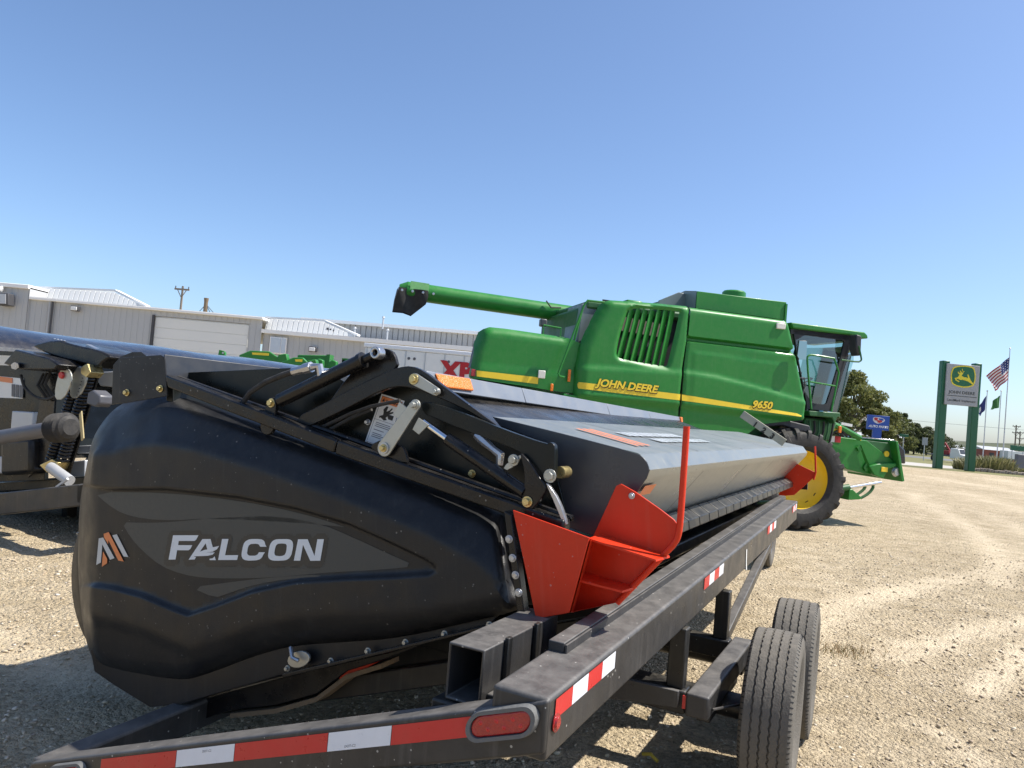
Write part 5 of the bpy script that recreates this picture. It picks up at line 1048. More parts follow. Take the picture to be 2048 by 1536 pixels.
pl = D['k_platform']; kplate('platform', pl, -1.6, -.55, 'green_dull', .015)
kplate('platform_bracket', [(.35, 1.95), (1.02, 1.92), (.92, 1.55), (.30, 1.55)], -1.5, -.75, 'green_dull', .03)
for k in range(6): MB().tube([(-.70, .40 + .10 * k, 1.90), (-.68, .42 + .09 * k, 1.72), (-.72, .36 + .10 * k, 1.52)], .02, 6).build('hydraulic_hose', M['rubber' if k % 2 else 'green_dull'], kb)
MB().box(-.60, -.56, .92, .98, 1.72, 1.84).build('amber_reflector', M['orange'], kb, bevel=.01)
kplate('fender_edge', [(-1.05, 1.80), (-.2, 1.86), (.25, 1.80), (.3, 1.66), (-.3, 1.76), (-1.1, 1.62)], -1.2, -.46, 'interior', .02)
# wheels
def tractor_wheel(x, y, r, wd, lugs, name='drive_wheel'):
    w_ = empty(name); w_.parent = kb; w_.location = (x, y, r)
    hw = wd / 2; c = r - .05
    prof = [(r * .58, -hw * .80), (r * .66, -hw * .98), (r * .80, -hw * 1.03), (r * .90, -hw * .96), (c - .02, -hw * .80), (c, -hw * .4), (c, hw * .4), (c - .02, hw * .80), (r * .90, hw * .96), (r * .80, hw * 1.03), (r * .66, hw * .98), (r * .58, hw * .80)]
    q = MB(); q.lathe(prof, 64)
    for k in range(lugs):
        for s in (-1, 1):
            a0_ = 2 * math.pi * (k + (.5 if s > 0 else 0)) / lugs; pts = []
            for t, rad in ((0.04, r - .002), (.45, r), (.80, r - .012), (.98, r - .05), (1.03, r * .87)):
                a_ = a0_ + .22 * t * (1.83 / (2 * r)); pts.append((s * hw * t, a_, rad))
            hwid = .042 * (r / .86)
            for (h0, b0_, r0), (h1_, b1_, r1) in zip(pts, pts[1:]):
                v = []
                for (h_, a_, rr__) in ((h0, b0_, r0), (h1_, b1_, r1)):
                    for da, rad in ((-hwid * 1.3, rr__ - .07), (-hwid * .8, rr__), (hwid * .8, rr__), (hwid * 1.3, rr__ - .07)):
                        aa = a_ + da / r; v.append((h_, rad * math.cos(aa), rad * math.sin(aa)))
                q.add(v, [(0, 1, 5, 4), (1, 2, 6, 5), (2, 3, 7, 6), (0, 3, 2, 1), (4, 5, 6, 7)])
    q.build('tyre', M['rubber'], w_, smooth=30)
    ro = r * .60
    rim = MB(); rim.lathe([(ro, -hw * .8), (ro - .03, -hw * .7), (ro - .05, 0), (ro - .03, hw * .55), (ro, hw * .62), (ro + .012, hw * .80), (ro - .006, hw * .82), (ro - .03, hw * .62), (ro - .06, hw * .50), (ro * .78, hw * .30), (ro * .60, hw * .10), (ro * .30, hw * .05), (0, hw * .08)], 56)
    rm = rim.build('rim', M['yellow'], w_, smooth=40)
    MB().lathe([(0, .16), (.10, .16), (.13, .05), (.20, .04), (.20, .0)], 24, lambda r_, a, h: (hw * .08 + h, r_ * math.cos(a), r_ * math.sin(a))).build('hub', M['yellow'], w_)
    for k in range(8):
        a_ = k * math.pi / 4 + .2; MB().lathe([(0, .03), (.022, .03), (.022, 0)], 8, lambda r_, a, h, a_=a_: (hw * .07 + h, .25 * math.cos(a_) + r_ * math.cos(a), .25 * math.sin(a_) + r_ * math.sin(a))).build('wheel_nut', M['steel'], rm)
    for k in range(2):
        a_ = (-.6, -1.05)[k]; MB().box(hw * .40, hw * .44, -.03, .03, -.012, .012).build('rim_slot', M['ink'], rm).matrix_local = Matrix.Translation((0.004, ro * .86 * math.cos(a_), ro * .86 * math.sin(a_))) @ Matrix.Rotation(a_ + math.pi / 2, 4, 'X')
    return w_
tractor_wheel(-.37, -.10, .865, .74, 22); tractor_wheel(-3.2, -.10, .865, .74, 22).rotation_euler = (0, 0, math.pi)
tractor_wheel(-.75, -4.9, .58, .45, 18, 'steer_wheel'); tractor_wheel(-2.8, -4.9, .58, .45, 18, 'steer_wheel').rotation_euler = (0, 0, math.pi)
MB().box(-2.9, -.7, -.35, .15, .65, 1.05).build('front_axle', M['green_dull'], kb, bevel=.04); MB().box(-2.6, -.95, -5.0, -4.8, .48, .68).build('rear_axle', M['green_dull'], kb, bevel=.03)
# feeder house
fd = empty('feeder_house'); fd.parent = kb
f_ = D['k_feeder']; side = [f_[0], f_[1], f_[2], f_[3], f_[4], f_[5], f_[6], f_[7], f_[8], f_[9], f_[10]]
MB().prism(side, -2.2, -1.1, yz).build('housing', M['green'], fd, bevel=.012)
MB().prism(D['k_fwing'], -1.09, -1.0, yz).build('lower_wing', M['green'], fd, bevel=.02)
MB().prism([(y + (.0 if y < 2.5 else .03), z) for y, z in D['k_fadapt']], -2.35, -1.12, yz).build('adapter_box', M['green_dull'], fd, bevel=.012)
MB().prism(D['k_ffront'], -2.5, -.94, yz).build('front_frame', M['green'], fd, bevel=.01)
ff = D['k_ffront']; MB().prism([(ff[1][0] + .05, ff[1][1] - .12), (ff[1][0] + .22, ff[1][1] - .17), (ff[1][0] + .20, ff[1][1] - .55), (ff[1][0] + .10, ff[1][1] - .60)], -2.5, -2.2, yz).build('hook_plate', M['green'], fd, bevel=.02)
q = MB(); q.add([(-1.085, 1.78, 1.53), (-1.085, 2.02, 1.05), (-1.02, 2.06, 1.05), (-1.05, 1.80, 1.53)], [(0, 1, 2, 3)]); q.build('stiffener', M['green'], fd)
for z0, z1, y0 in ((1.43, 1.53, 1.72), (1.06, 1.22, 1.90)): MB().prism([(y0, z0 + .05), (y0 + .06, z1), (y0 + .12, z0), (y0 + .05, z0 - .02)], -1.095, -1.06, yz).build('gusset', M['green'], fd)
fa = D['k_farm']; MB().tube([(-1.0, fa[0][0], fa[0][1] - .02), (-1.0, fa[1][0], fa[1][1] - .02), (-1.0, fa[2][0] - .02, fa[2][1] - .02)], .055, 10).build('lift_arm', M['green'], fd)
MB().bar((-1.05, 1.05, 1.80), (-1.05, 1.40, 1.74), .08, .07).build('yellow_guard', M['yellow'], fd); MB().bar((-1.02, 1.50, 1.72), (-1.02, 1.75, 1.64), .06, .06).build('yellow_guard', M['yellow'], fd)
MB().bar((-1.0, 1.28, 1.90), (-1.0, 1.52, 1.88), .05, .05).build('white_tube', M['white'], fd)
for k in range(4): MB().tube([(-1.0, 1.12 + .1 * k, 1.70), (-.98, 1.22 + .1 * k, 1.76), (-1.0, 1.36 + .08 * k, 1.66)], .022, 6).build('hydraulic_hose', M['rubber'], fd)
stc = MB().box(-1.099, -1.094, 1.14, 1.25, 1.54, 1.655).build('caution_label', M['sticker'], fd); MB().box(-1.099, -1.093, 1.252, 1.38, 1.54, 1.655).build('caution_label', M['darkred'], fd)
MB().box(-.998, -.99, 2.24, 2.38, 1.06, 1.15).build('yellow_label', M['yellowdecal'], fd, bevel=.004)
MB().lathe([(0, .02), (.055, .02), (.06, 0)], 16, lambda r, a, h: (-1.11 + h, 2.42 + r * math.cos(a), 1.40 + r * math.sin(a))).build('round_label', M['yellowdecal'], fd)
MB().lathe([(0, .05), (.07, .05), (.10, 0)], 16, lambda r, a, h: (-1.03 + h, 2.60 + r * math.cos(a), 1.08 + r * math.sin(a))).build('drive_shaft_end', M['steel'], fd)
cy = D['k_cyl']; MB().tube([(-.9, cy[0][0] - .02, cy[0][1] - .01), (-.9, cy[1][0], cy[1][1])], .032, 12).build('lift_cylinder_rod', M['chrome'], fd); MB().tube([(-.9, cy[0][0] - .5, cy[0][1] - .09), (-.9, cy[0][0], cy[0][1])], .06, 12).build('lift_cylinder', M['green_dull'], fd)
MB().prism(D['k_stand'], -1.4, -.85, yz).build('safety_stop', M['green'], fd, bevel=.01)
for key in ('k_hoop1', 'k_hoop2'): MB().tube([(-1.0, y, z) for y, z in chaikin(D[key], 1, False)], .028, 8).build('hoop', M['green_dull'], fd)
# ------------------------------------------------------------ neighbouring black header on its own trailer (left)
GF = frame((-4.377, 7.4, 1.103), 27, 9)
gh = empty('draper_header', mat=GF)
tag(gh, 'black header with glossy blue-black cover, coil springs and drive shaft at the left edge', 'header')
def gplate(name, key, y0, y1, m_, bevel=.004, parent=None, sm=0):
    p = D['g_' + key] if isinstance(key, str) else key
    return MB().prism(chaikin(p, sm) if sm else p, y0, y1).build(name, M[m_], parent or gh, bevel=bevel)
cv = chaikin(D['g_cover'], 2, False); q = MB(); n = len(cv)
for i in range(13):
    a = -.3 + 6.6 * i / 12; q.v += [(u, a, w_ + .012 * math.sin(i * 1.7)) for u, w_ in cv]
q.f = [(i * n + j, i * n + j + 1, (i + 1) * n + j + 1, (i + 1) * n + j) for i in range(12) for j in range(n - 1)]; q.mi = [0] * len(q.f)
co_ = q.build('top_cover', M['cover'], gh, smooth=60)
cl = D['g_cover'][-1]
MB().box(cl[0] - .9, cl[0] - .02, .42, 6.2, cl[1] - 1.1, cl[1] - .04).build('header_body', M['blacksheet'], gh, bevel=.02)
MB().box(cl[0] - .02, cl[0] + .05, .6, 6.2, cl[1] - .07, cl[1] - .015).build('cover_lip', M['cover'], gh, bevel=.01)
MB().box(cl[0] - .0, cl[0] + .45, .8, 6.2, cl[1] - .38, cl[1] - .33).build('tray', M['blackpaint'], gh, bevel=.01)
fl = gplate('cover_flap', 'flap', -.02, .55, 'blackpaint', .015, sm=1)
for k in range(4): MB().lathe([(0, .008), (.012, .008), (.013, 0)], 8, lambda r, a, h, k=k: (.06 + .05 * k + r * math.cos(a), .0 + r * math.sin(a), .825 - .012 * k + h)).build('flap_bolt', M['steel'], fl)
MB().bar((.42, .1, .73), (.62, .1, .64), .05, .03).build('hinge', M['steel'], gh)
MB().box(-1.75, .68, .3, 6.0, -.62, -.50).build('shadow_slab', M['blacksheet'], gh, bevel=.02)  # unseen slab, added so the header casts a full shadow on the ground
gplate('end_panel', 'panel', .22, .26, 'blacksheet'); gplate('valve_cover', 'box', -.25, .15, 'blackpaint', .012)
gplate('inner_plate', 'innerplate', .08, .10, 'blackpaint'); gplate('slanted_plate', 'plate', .04, .055, 'blackpaint')
gplate('warning_sheet', 'white', .212, .216, 'sticker', 0); gplate('instruction_sheet', 'white2', .212, .216, 'sticker', 0)
w0 = D['g_white']; MB().prism([(w0[0][0], w0[0][1] - .002), (w0[0][0] + .25, w0[0][1] - .045), (w0[0][0] + .25, w0[0][1] - .10), (w0[0][0], w0[0][1] - .055)], .206, .209).build('warning_band', M['orangeink'], gh)
for k in range(3):
    x = w0[0][0] + .24 + .0 * k; MB().prism([(x + .07 * k, .50 - .012 * k), (x + .055 + .07 * k, .49 - .012 * k), (x + .055 + .07 * k, .36 - .012 * k), (x + .07 * k, .37 - .012 * k)], .206, .209).build('sticker_picture', M['grey'], gh)
def spring(key, dx):
    (x0, z0), (x1, z1) = D['g_' + key]; p0 = Vector((x0, 0, z0)); p1 = Vector((x1, 0, z1)); d = (p1 - p0); L_ = d.length; dn = d.normalized(); u = dn.orthogonal().normalized(); v = dn.cross(u)
    N_ = 26; pts = [p0 + d * (i / (N_ * 10)) + (u * math.cos(i * 2 * math.pi / 10) + v * math.sin(i * 2 * math.pi / 10)) * .052 for i in range(N_ * 10 + 1)]
    s = MB().tube(pts, .0125, 6).build('coil_spring', M['blackpaint'], gh, smooth=60)
    MB().tube([p0, p1], .022, 8).build('spring_rod', M['frame'], s)
spring('spring1', 0); spring('spring2', 0)
gplate('spring_anchor', 'gold', -.08, .06, 'gold', .004); gplate('spring_anchor', 'goldlow', -.08, .06, 'gold', .004)
gplate('latch_bracket', 'grip', -.14, -.125, 'zinc', .004, sm=1); gplate('latch_bracket', [(x + .10, z + .01) for x, z in D['g_grip']], -.06, -.045, 'zinc', .004, sm=1)
MB().lathe([(0, .02), (.03, .018), (.034, 0)], 14, lambda r, a, h: (.40 + r * math.cos(a), -.142 - h, .43 + r * math.sin(a))).build('red_button', M['redtape'], gh)
gplate('lamp_box', 'greybox', -.12, .02, 'grey', .015)
sp_ = D['g_shaft']; 
sx = MB().tube([(sp_[0][0] - .25, -.45, sp_[0][1] - .01), (sp_[1][0] - .1, -.45, sp_[1][1])], .066, 18).build('drive_shaft', M['grey'], gh)
pr2 = []
for k in range(9): pr2 += [(.080 + .020 * (k % 2) + .007 * k, .0 + .028 * k)]
ax = Vector((sp_[2][0] - sp_[1][0], 0, sp_[2][1] - sp_[1][1])).normalized(); az = Vector((0, 1, 0)); au_ = ax.cross(az)
MB().lathe([(.0, -.03), (.075, -.02), (.105, .0)] + [(.128 if k % 2 else .108, .012 + .018 * k) for k in range(11)] + [(.10, .215), (.07, .235), (.0, .235)], 28, lambda r, a, h: tuple(Vector((sp_[1][0] - .12, -.45, sp_[1][1])) + ax * h + (az * math.cos(a) + au_ * math.sin(a)) * r)).build('rubber_bell', M['rubber'], sx, smooth=25)
MB().prism([(sp_[2][0] + .0, .0), (sp_[2][0] + .03, .03), (sp_[2][0] + .06, -.20), (sp_[2][0] + .03, -.22)], -.46, -.45).build('strap_tag', M['straw'], sx)
jk = D['g_jack']; MB().tube([(jk[0][0] - .05, -.1, jk[0][1] + .02), (jk[1][0], -.1, jk[1][1])], .05, 14).build('jack_tube', M['galv'], gh); MB().bar((jk[1][0] - .10, -.16, jk[1][1] - .05), (jk[1][0] + .06, -.16, jk[1][1] + .02), .02, .02).build('jack_handle', M['galv'], gh)
for k, y in (('hbeam1', .6), ('hbeam2', .5), ('hbeam3', .6), ('hbeam4', .1)): gplate('frame_beam', k, y, y + .12, 'galv', .01)
MB().tube([(x, -.1, z) for x, z in chaikin(D['g_hose'], 2, False)], .014, 8).build('control_hose', M['rubber'], gh)
MB().tube([(-.10, -.26, .56), (-.06, -.30, .55)], .035, 6).build('valve_plug', M['steel'], gh)
for k in range(3): MB().tube([(-.18 + .05 * k, .05, .52), (-.20 + .06 * k, .0, .40), (-.12 + .05 * k, .06, .25)], .016, 6).build('control_hose', M['rubber'], gh)
MB().box(-.80, -.30, .0, .2, -.45, -.10).build('gear_case', M['frame'], gh, bevel=.04)
MB().prism([(-.78, .20), (-.42, .16), (-.45, -.02), (-.80, .02)], .10, .2).build('worn_panel', M['galv'], gh, bevel=.01)
# its trailer
gt = empty('header_trailer', mat=GF); tag(gt, 'dark header trailer with a plain end beam under the left-hand header', 'trailer')
tb = D['g_tbeam']; MB().prism([(tb[0][0] - 1.2, tb[0][1] - .05), tb[1], tb[2], (tb[3][0] - 1.2, tb[3][1] - .05)], -.2, -.08).build('end_beam', M['trailer'], gt, bevel=.01)
MB().box(.70, .82, -.2, 6.0, -.75, -.585).build('side_rail', M['trailer'], gt, bevel=.01); MB().box(-1.9, -1.78, -.2, 6.0, -.92, -.76).build('side_rail', M['trailer'], gt, bevel=.01)
for k in range(6): MB().bar((-1.8, .5 + .9 * k, -.80), (.72, .5 + .9 * k, -.62), .09, .09).build('cross_member', M['frame'], gt, bevel=.006)
for x, z in ((.35, -.80), (-1.2, -.95)): MB().box(x, x + .1, .9, 1.02, z - .1, -.60).build('post', M['frame'], gt, bevel=.005)
for x in (.98, -2.2):
    for y in (2.3, 3.1):
        wv = road_wheel(x, y, parent=gt); p = GF @ Vector((x, y, 0)); wv.location = GF.inverted() @ Vector((p.x, p.y, .362))
for y in (2.3, 3.1): MB().tube([(-2.2, y, -1.08), (.98, y, -.58)], .05, 10).build('axle', M['frame'], gt)
# ------------------------------------------------------------ ground strips at the edge of the lot
MG = dict(
 grass=mat('dry_grass_verge', (.17, .16, .055), .9, var=.45, scale=1.2, bump=.6, bscale=9),
 concrete=mat('pale_concrete', (.44, .41, .36), .85, var=.12, scale=.8, bump=.1, bscale=8),
 asphalt=mat('grey_asphalt', (.16, .16, .155), .85, var=.15, scale=.6),
 hill=mat('far_scrub', (.075, .085, .045), .95, var=.4, scale=.08),
)
def strip(name, pts, z, m_):
    o = MB().add([(x, y, z) for x, y in pts], [tuple(range(len(pts)))]).build(name, m_, smooth=0); return tag(o, kind='structure')
strip('grass_verge', [(14, 60), (24.5, 53.2), (27.5, 52.6), (31, 52.2), (36, 51), (60, 46), (160, 40), (190, 130), (40, 124), (20, 100)], .004, MG['grass'])
strip('entrance_drive', [(16, 66), (27, 56.5), (34, 57.5), (60, 56), (150, 52), (150, 58), (60, 63), (40, 64), (30, 68), (22, 74)], .008, MG['concrete'])
strip('highway', [(20, 96), (60, 84), (120, 76), (400, 60), (400, 70), (120, 88), (62, 98), (24, 112)], .012, MG['asphalt'])
strip('field', [(-700, 70), (10, 70), (20, 118), (70, 102), (420, 74), (900, 200), (900, 1500), (-700, 1500)], .006, MG['grass'])
# low tree-covered ridges far off
def ridge(name, x0, x1, y, h, seed, z0=0.0):
    xs = np.linspace(x0, x1, 90); hs = h * (.75 + .5 * (vnoise(xs * .03, xs * 0 + seed, seed) + .5) + .25 * vnoise(xs * .2, xs * 0, seed + 1))
    q = MB(); 
    for x, hh in zip(xs, hs): q.v += [(x, y, z0), (x, y + 14, z0 + hh), (x, y + 60, z0 + hh * .8)]
    q.f = [f for i in range(len(xs) - 1) for f in ((3 * i, 3 * i + 3, 3 * i + 4, 3 * i + 1), (3 * i + 1, 3 * i + 4, 3 * i + 5, 3 * i + 2))]; q.mi = [0] * len(q.f)
    return tag(q.build(name, MG['hill'], smooth=80), kind='structure')
ridge('hill', -300, 700, 420, 5.5, 5); ridge('hill', 60, 900, 300, 2.6, 9)

# ------------------------------------------------------------ workshop building
MB_ = dict(
 wall=mat('grey_ribbed_cladding', (.44, .445, .44), .6, var=.06, scale=.8),
 trim=mat('white_roof_trim', (.84, .83, .80), .5, var=.04, scale=.5),
 door=mat('off_white_roller_door', (.72, .72, .68), .55, var=.05, scale=.6),
 dark=mat('dark_metal', (.06, .06, .065), .6, var=.15),
 roof=mat('white_metal_roof', (.64, .64, .62), .45, var=.06, scale=.5),
 glass=mat('window_blind_glass', (.50, .56, .62), .15, var=.08),
)
def ribbed(q, x0, x1, y, z0, z1, pitch=.30, d=.008, zt1=None, lean=0.0):
    """continuous ribbed sheet facing -Y; the top may slope from z1 to zt1"""
    zt1 = z1 if zt1 is None else zt1; pts = []; x = x0
    while x < x1 - .01:
        for dx, dy in ((0, 0), (.012, d * 2), (.045, d * 2), (.057, 0)):
            if x + dx < x1: pts.append((x + dx, y + dy))
        x += pitch
    pts.append((x1, y)); n = len(pts)
    zt = lambda x_: z1 + (zt1 - z1) * (x_ - x0) / (x1 - x0)
    q.add([(a, b, z0) for a, b in pts] + [(a, b + lean * (zt(a) - z0), zt(a)) for a, b in pts], [(i, i + 1, n + i + 1, n + i) for i in range(n - 1)])
    return q
bl = empty('workshop_building', (-18, 38, 0)); tag(bl, 'long grey ribbed metal workshop with white roof trim and white roller door', 'building')
def bpart(name, q, m_, bevel=0, parent=None):
    q.v = [(x + 18, y - 38, z) for x, y, z in q.v]; return q.build(name, m_, parent or bl, bevel=bevel, smooth=30, recalc=True)
bpart('wall', ribbed(MB(), -40, -24.12, 37.9, 0, 5.42), MB_['wall'])
bpart('roof_edge', MB().box(-40, -24.1, 37.75, 52, 5.42, 5.62), MB_['trim'], .02)
bpart('side_wall', MB().box(-24.14, -24.10, 37.9, 52, 0, 5.5), MB_['wall'])
q = ribbed(ribbed(ribbed(MB(), -24.1, -17.92, 38.0, 0, 4.92), -17.92, -13.18, 38.0, 4.66, 4.92), -13.18, -12.55, 38.0, 0, 4.92); bpart('wall', q, MB_['wall'])
bpart('roof_edge', MB().box(-24.08, -12.5, 37.82, 60, 4.92, 5.05), MB_['trim'], .02)
# roof plane behind the eave
q = MB(); q.add([(-24.08, 37.85, 5.06), (-12.5, 37.85, 5.06), (-12.5, 52, 5.5), (-24.08, 52, 5.5)], [(0, 1, 2, 3)]); bpart('roof', q, MB_['roof'])
# raised white clerestory with a gabled end
q = ribbed(MB(), -24.6, -20.75, 39.2, 5.0, 5.66, .26, .016, 5.80, .35); ribbed(q, -20.75, -19.1, 39.2, 5.0, 5.80, .26, .016, 5.20, .35); bpart('clerestory', q, MB_['roof'])
q = MB(); q.bar((-25.0, 39.9, 5.74), (-20.9, 39.9, 5.93), .3, .10); q.bar((-20.9, 39.9, 5.93), (-18.9, 39.3, 5.20), .3, .10); bpart('clerestory_trim', q, MB_['trim'])
dr = bpart('roller_door', MB().box(-17.88, -13.2, 38.08, 38.14, 0, 4.64), MB_['door'])
for k in range(9): bpart('door_panel', MB().box(-17.86, -13.22, 38.055, 38.085, .02 + .51 * k, .02 + .51 * k + .50), MB_['door'], .012, None)
bpart('door_frame', MB().box(-17.98, -17.88, 37.92, 38.1, 0, 4.70), MB_['dark'])
for x in (-23.05, -22.9): bpart('downspout', MB().tube([(x, 37.88, 0), (x, 37.88, 4.9)], .05, 6), MB_['wall' if x < -23 else 'dark'])
def wall_lamp(x, z, y=37.8):
    l = bpart('wall_lamp', MB().box(x - .20, x + .20, y - .12, y + .06, z - .13, z + .13), MB_['dark'], .03)
    bpart('lamp_lens', MB().box(x - .17, x + .13, y - .16, y - .11, z - .10, z + .08), M['white'], .02)
wall_lamp(-21.7, 4.65); wall_lamp(-25.62, 4.72, 37.75)
vb = bpart('exhaust_hood', MB().prism([(-25.35, 5.05), (-24.75, 5.08), (-24.70, 4.48), (-25.30, 4.46)], 37.3, 37.8, lambda u, w_, t: (u, t, w_)), MB_['dark'], .04)
bpart('exhaust_hood_face', MB().prism([(-25.28, 5.0), (-24.85, 5.02), (-24.80, 4.55), (-25.24, 4.53)], 37.26, 37.29, lambda u, w_, t: (u, t, w_)), M['galv'])
bpart('security_light', MB().lathe([(0, -.1), (.10, -.08), (.14, .05), (0, .1)], 12, lambda r, a, h: (-25.4 + h, 37.7 + r * math.cos(a), 5.3 + r * math.sin(a))), M['white'])
# right-hand wing
q = ribbed(MB(), -12.5, -1.4, 38.15, 0, 4.28); bpart('wall', q, MB_['wall'])
bpart('roof_edge', MB().add([(-12.55, 37.9, 4.28), (-1.2, 37.9, 4.28), (-1.2, 37.9, 4.50), (-12.55, 37.9, 4.46), (-12.55, 38.3, 4.28), (-1.2, 38.3, 4.28), (-1.2, 38.3, 4.52), (-12.55, 38.3, 4.48)], [(0, 1, 2, 3), (7, 6, 5, 4), (3, 2, 6, 7), (0, 4, 5, 1)]), MB_['trim'])
q = MB(); q.add([(-12.5, 38.3, 4.48), (-1.2, 38.3, 4.52), (-1.2, 49, 5.15), (-12.5, 49, 5.15)], [(0, 1, 2, 3)]); bpart('roof', q, MB_['roof'])
q = ribbed(MB(), -12.6, -9.75, 38.6, 4.42, 5.08, .26, .016, 5.16, .35); ribbed(q, -9.75, -8.1, 38.6, 4.42, 5.16, .26, .016, 4.60, .35); bpart('clerestory', q, MB_['roof'])
q = MB(); q.bar((-12.8, 39.2, 5.16), (-9.8, 39.3, 5.26), .3, .09); q.bar((-9.8, 39.3, 5.26), (-7.9, 38.7, 4.62), .3, .09); bpart('clerestory_trim', q, MB_['trim'])
for k in range(4): bpart('gable_louvre', MB().box(-9.55 + .16 * k, -9.47 + .16 * k, 38.72, 38.85, 4.62, 4.88 - .04 * k), MB_['dark'])
wd = bpart('window', MB().box(-12.12, -11.28, 38.0, 38.12, 3.30, 4.14), MB_['trim'], .02)
for x in (-12.05, -11.52): bpart('pane', MB().box(x, x + (.48 if x < -12 else .20), 37.97, 38.0, 3.36, 4.08), MB_['glass'])
wall_lamp(-9.93, 3.68, 37.95)
# higher block behind
q = ribbed(MB(), -14, -1.0, 50, 0, 6.15, .35, .04, 6.20); bpart('rear_block_wall', q, MB_['wall'])
bpart('rear_block_eave', MB().add([(-14, 49.7, 6.12), (-1, 49.7, 6.2), (-1, 49.7, 6.42), (-14, 49.7, 6.32), (-14, 64, 7.2), (-1, 64, 7.3)], [(0, 1, 2, 3), (3, 2, 5, 4)]), MB_['trim'])
for x, z, y in ((-7.84, 5.7, 45), (-7.53, 5.0, 45), (-9.24, 5.0, 44)):
    h_ = .55 if x > -9 else .4; bpart('vent_pipe', MB().tube([(x, y, z - .1), (x, y, z + h_)], .05, 8), M['galv']); bpart('vent_cap', MB().tube([(x, y, z + h_), (x, y, z + h_ + .10)], [.10, .06], 8), M['galv'])
ch = bpart('flue', MB().tube([(-17.86, 44, 5.0), (-17.87, 44, 6.15), (-17.87, 44, 6.4)], [.13, .11, .14], 10), M['dirt'])
for dx in (-.38, .30, .52): bpart('guy_wire', MB().tube([(-17.86, 44, 6.05), (-17.86 + dx, 44, 5.55)], .018, 5), MB_['dark'])

# ------------------------------------------------------------ white trailer with red letters
wt = empty('box_trailer', (-3, 26, 0)); tag(wt, 'white box trailer with big red letters parked before the workshop', 'trailer')
MB().box(-2.05, 6.0, 0, 2.5, .95, 3.28).build('box', M['white'], wt, bevel=.03)
MB().box(-2.1, 6.0, -.03, 2.55, 3.28, 3.42).build('roof_rail', M['whitetape'], wt, bevel=.02)
for k in range(12): MB().box(-2.0 + .66 * k, -1.96 + .66 * k, -.012, .0, .98, 3.27).build('panel_seam', M['galv'], wt)
text('lettering', 'XPO', M['darkred'], wt, lambda u, v, n: Vector((.60 + u, -.02, 2.46 + v)), size=.80, bold=.05, xs=.98, space=1.1)
for x in (-.55, -.36, .62, .80, 1.6): MB().lathe([(0, .01), (.045, .01), (.05, 0)], 10, lambda r, a, h, x=x: (x + r * math.cos(a), -.005 - h, 3.02 + r * math.sin(a))).build('vent_plug', M['grey'], wt)
for x in (3.8, 5.0):
    MB().lathe([(.28, .0), (.5, .0), (.52, .25), (.28, .25)], 24, lambda r, a, h, x=x: (x + r * math.cos(a), .1 + h, .52 + r * math.sin(a)), True).build('wheel', M['rubber'], wt)
MB().box(-1.6, -1.4, .3, .5, 0, .95).build('landing_leg', M['grey'], wt)
MB().box(-1.9, 5.9, .2, 2.3, .8, .95).build('chassis', M['grey'], wt)

# ------------------------------------------------------------ row of green loaders
def loader(x, y, z, L_, label, s=1.0):
    e = empty('front_loader', (x, y, 0)); tag(e, label, 'loader', 'green loaders standing before the workshop')
    MB().prism([(0, z - .9 * s), (.05, z - .15), (.35, z), (L_ * .7, z + .02), (L_, z - .18), (L_ + .05, z - .5), (L_ - .2, z - .45), (L_ * .6, z - .22), (.4, z - .25), (.3, z - .9 * s)], 0, .14).build('boom', M['green'], e, bevel=.02)
    MB().prism([(.4, z - .05), (L_ * .7, z - .03), (L_ * .7, z - .10), (.42, z - .11)], -.01, 0).build('stripe', M['yellowdecal'], e)
    MB().prism([(L_ - .1, z - .05), (L_ + .12, z), (L_ + .22, z - .3), (L_ + .1, z - .75), (L_ - .12, z - .7)], -.05, .22).build('carrier', M['green'], e, bevel=.02)
    MB().tube([(.15, -.02, z - .6), (L_ * .8, -.02, z - .42)], .05, 8).build('cylinder', M['green_dull'], e)
    MB().prism([(-.1, 0), (.35, 0), (.3, z - .6), (-.02, z - .6)], .0, .25).build('stand', M['green_dull'], e, bevel=.02)
    MB().lathe([(0, .01), (.05, .01), (.05, 0)], 10, lambda r, a, h: (L_ + .05 + r * math.cos(a), -.06 - h, z - .3 + r * math.sin(a))).build('pin', M['steel'], e)
loader(-7.75, 21.6, 2.62, 1.25, 'green front loader with yellow stripe, left of the pair before the workshop')
loader(-6.30, 20.8, 2.50, .85, 'green front loader with yellow stripe, right of the pair before the workshop')
e = empty('loader_bucket', (-6.35, 22.6, 0)); tag(e, 'boxy green loader bucket standing behind the green loaders', 'bucket')
MB().prism([(0, 1.6), (0, 2.66), (.85, 2.72), (.88, 1.7)], 0, .5).build('shell', M['green'], e, bevel=.02); MB().box(.85, .95, -.02, .5, 1.6, 2.75).build('side_plate', M['green'], e); MB().box(.1, .7, .1, .4, 0, 1.6).build('stand', M['green_dull'], e)
e = empty('loader_mast', (-5.55, 21.4, 0)); tag(e, 'green loader mast pair with pins beside the black cylinder', 'loader')
for dx in (0, .38): MB().prism([(dx, 1.6), (dx + .02, 2.45), (dx + .12, 2.56), (dx + .26, 2.52), (dx + .30, 1.6)], 0, .2).build('mast', M['green'], e, bevel=.03)
MB().box(0, .7, .05, .2, 0, 1.65).build('base', M['green_dull'], e)
for dx in (.1, .5): MB().lathe([(0, .01), (.04, .01), (.04, 0)], 8, lambda r, a, h, dx=dx: (dx + .05 + r * math.cos(a), -.01 - h, 2.25 + r * math.sin(a))).build('pin', M['steel'], e)
e = empty('loader_upright', (-4.95, 22.2, 0)); tag(e, 'small green loader frame with dark opening at the end of the row', 'loader')
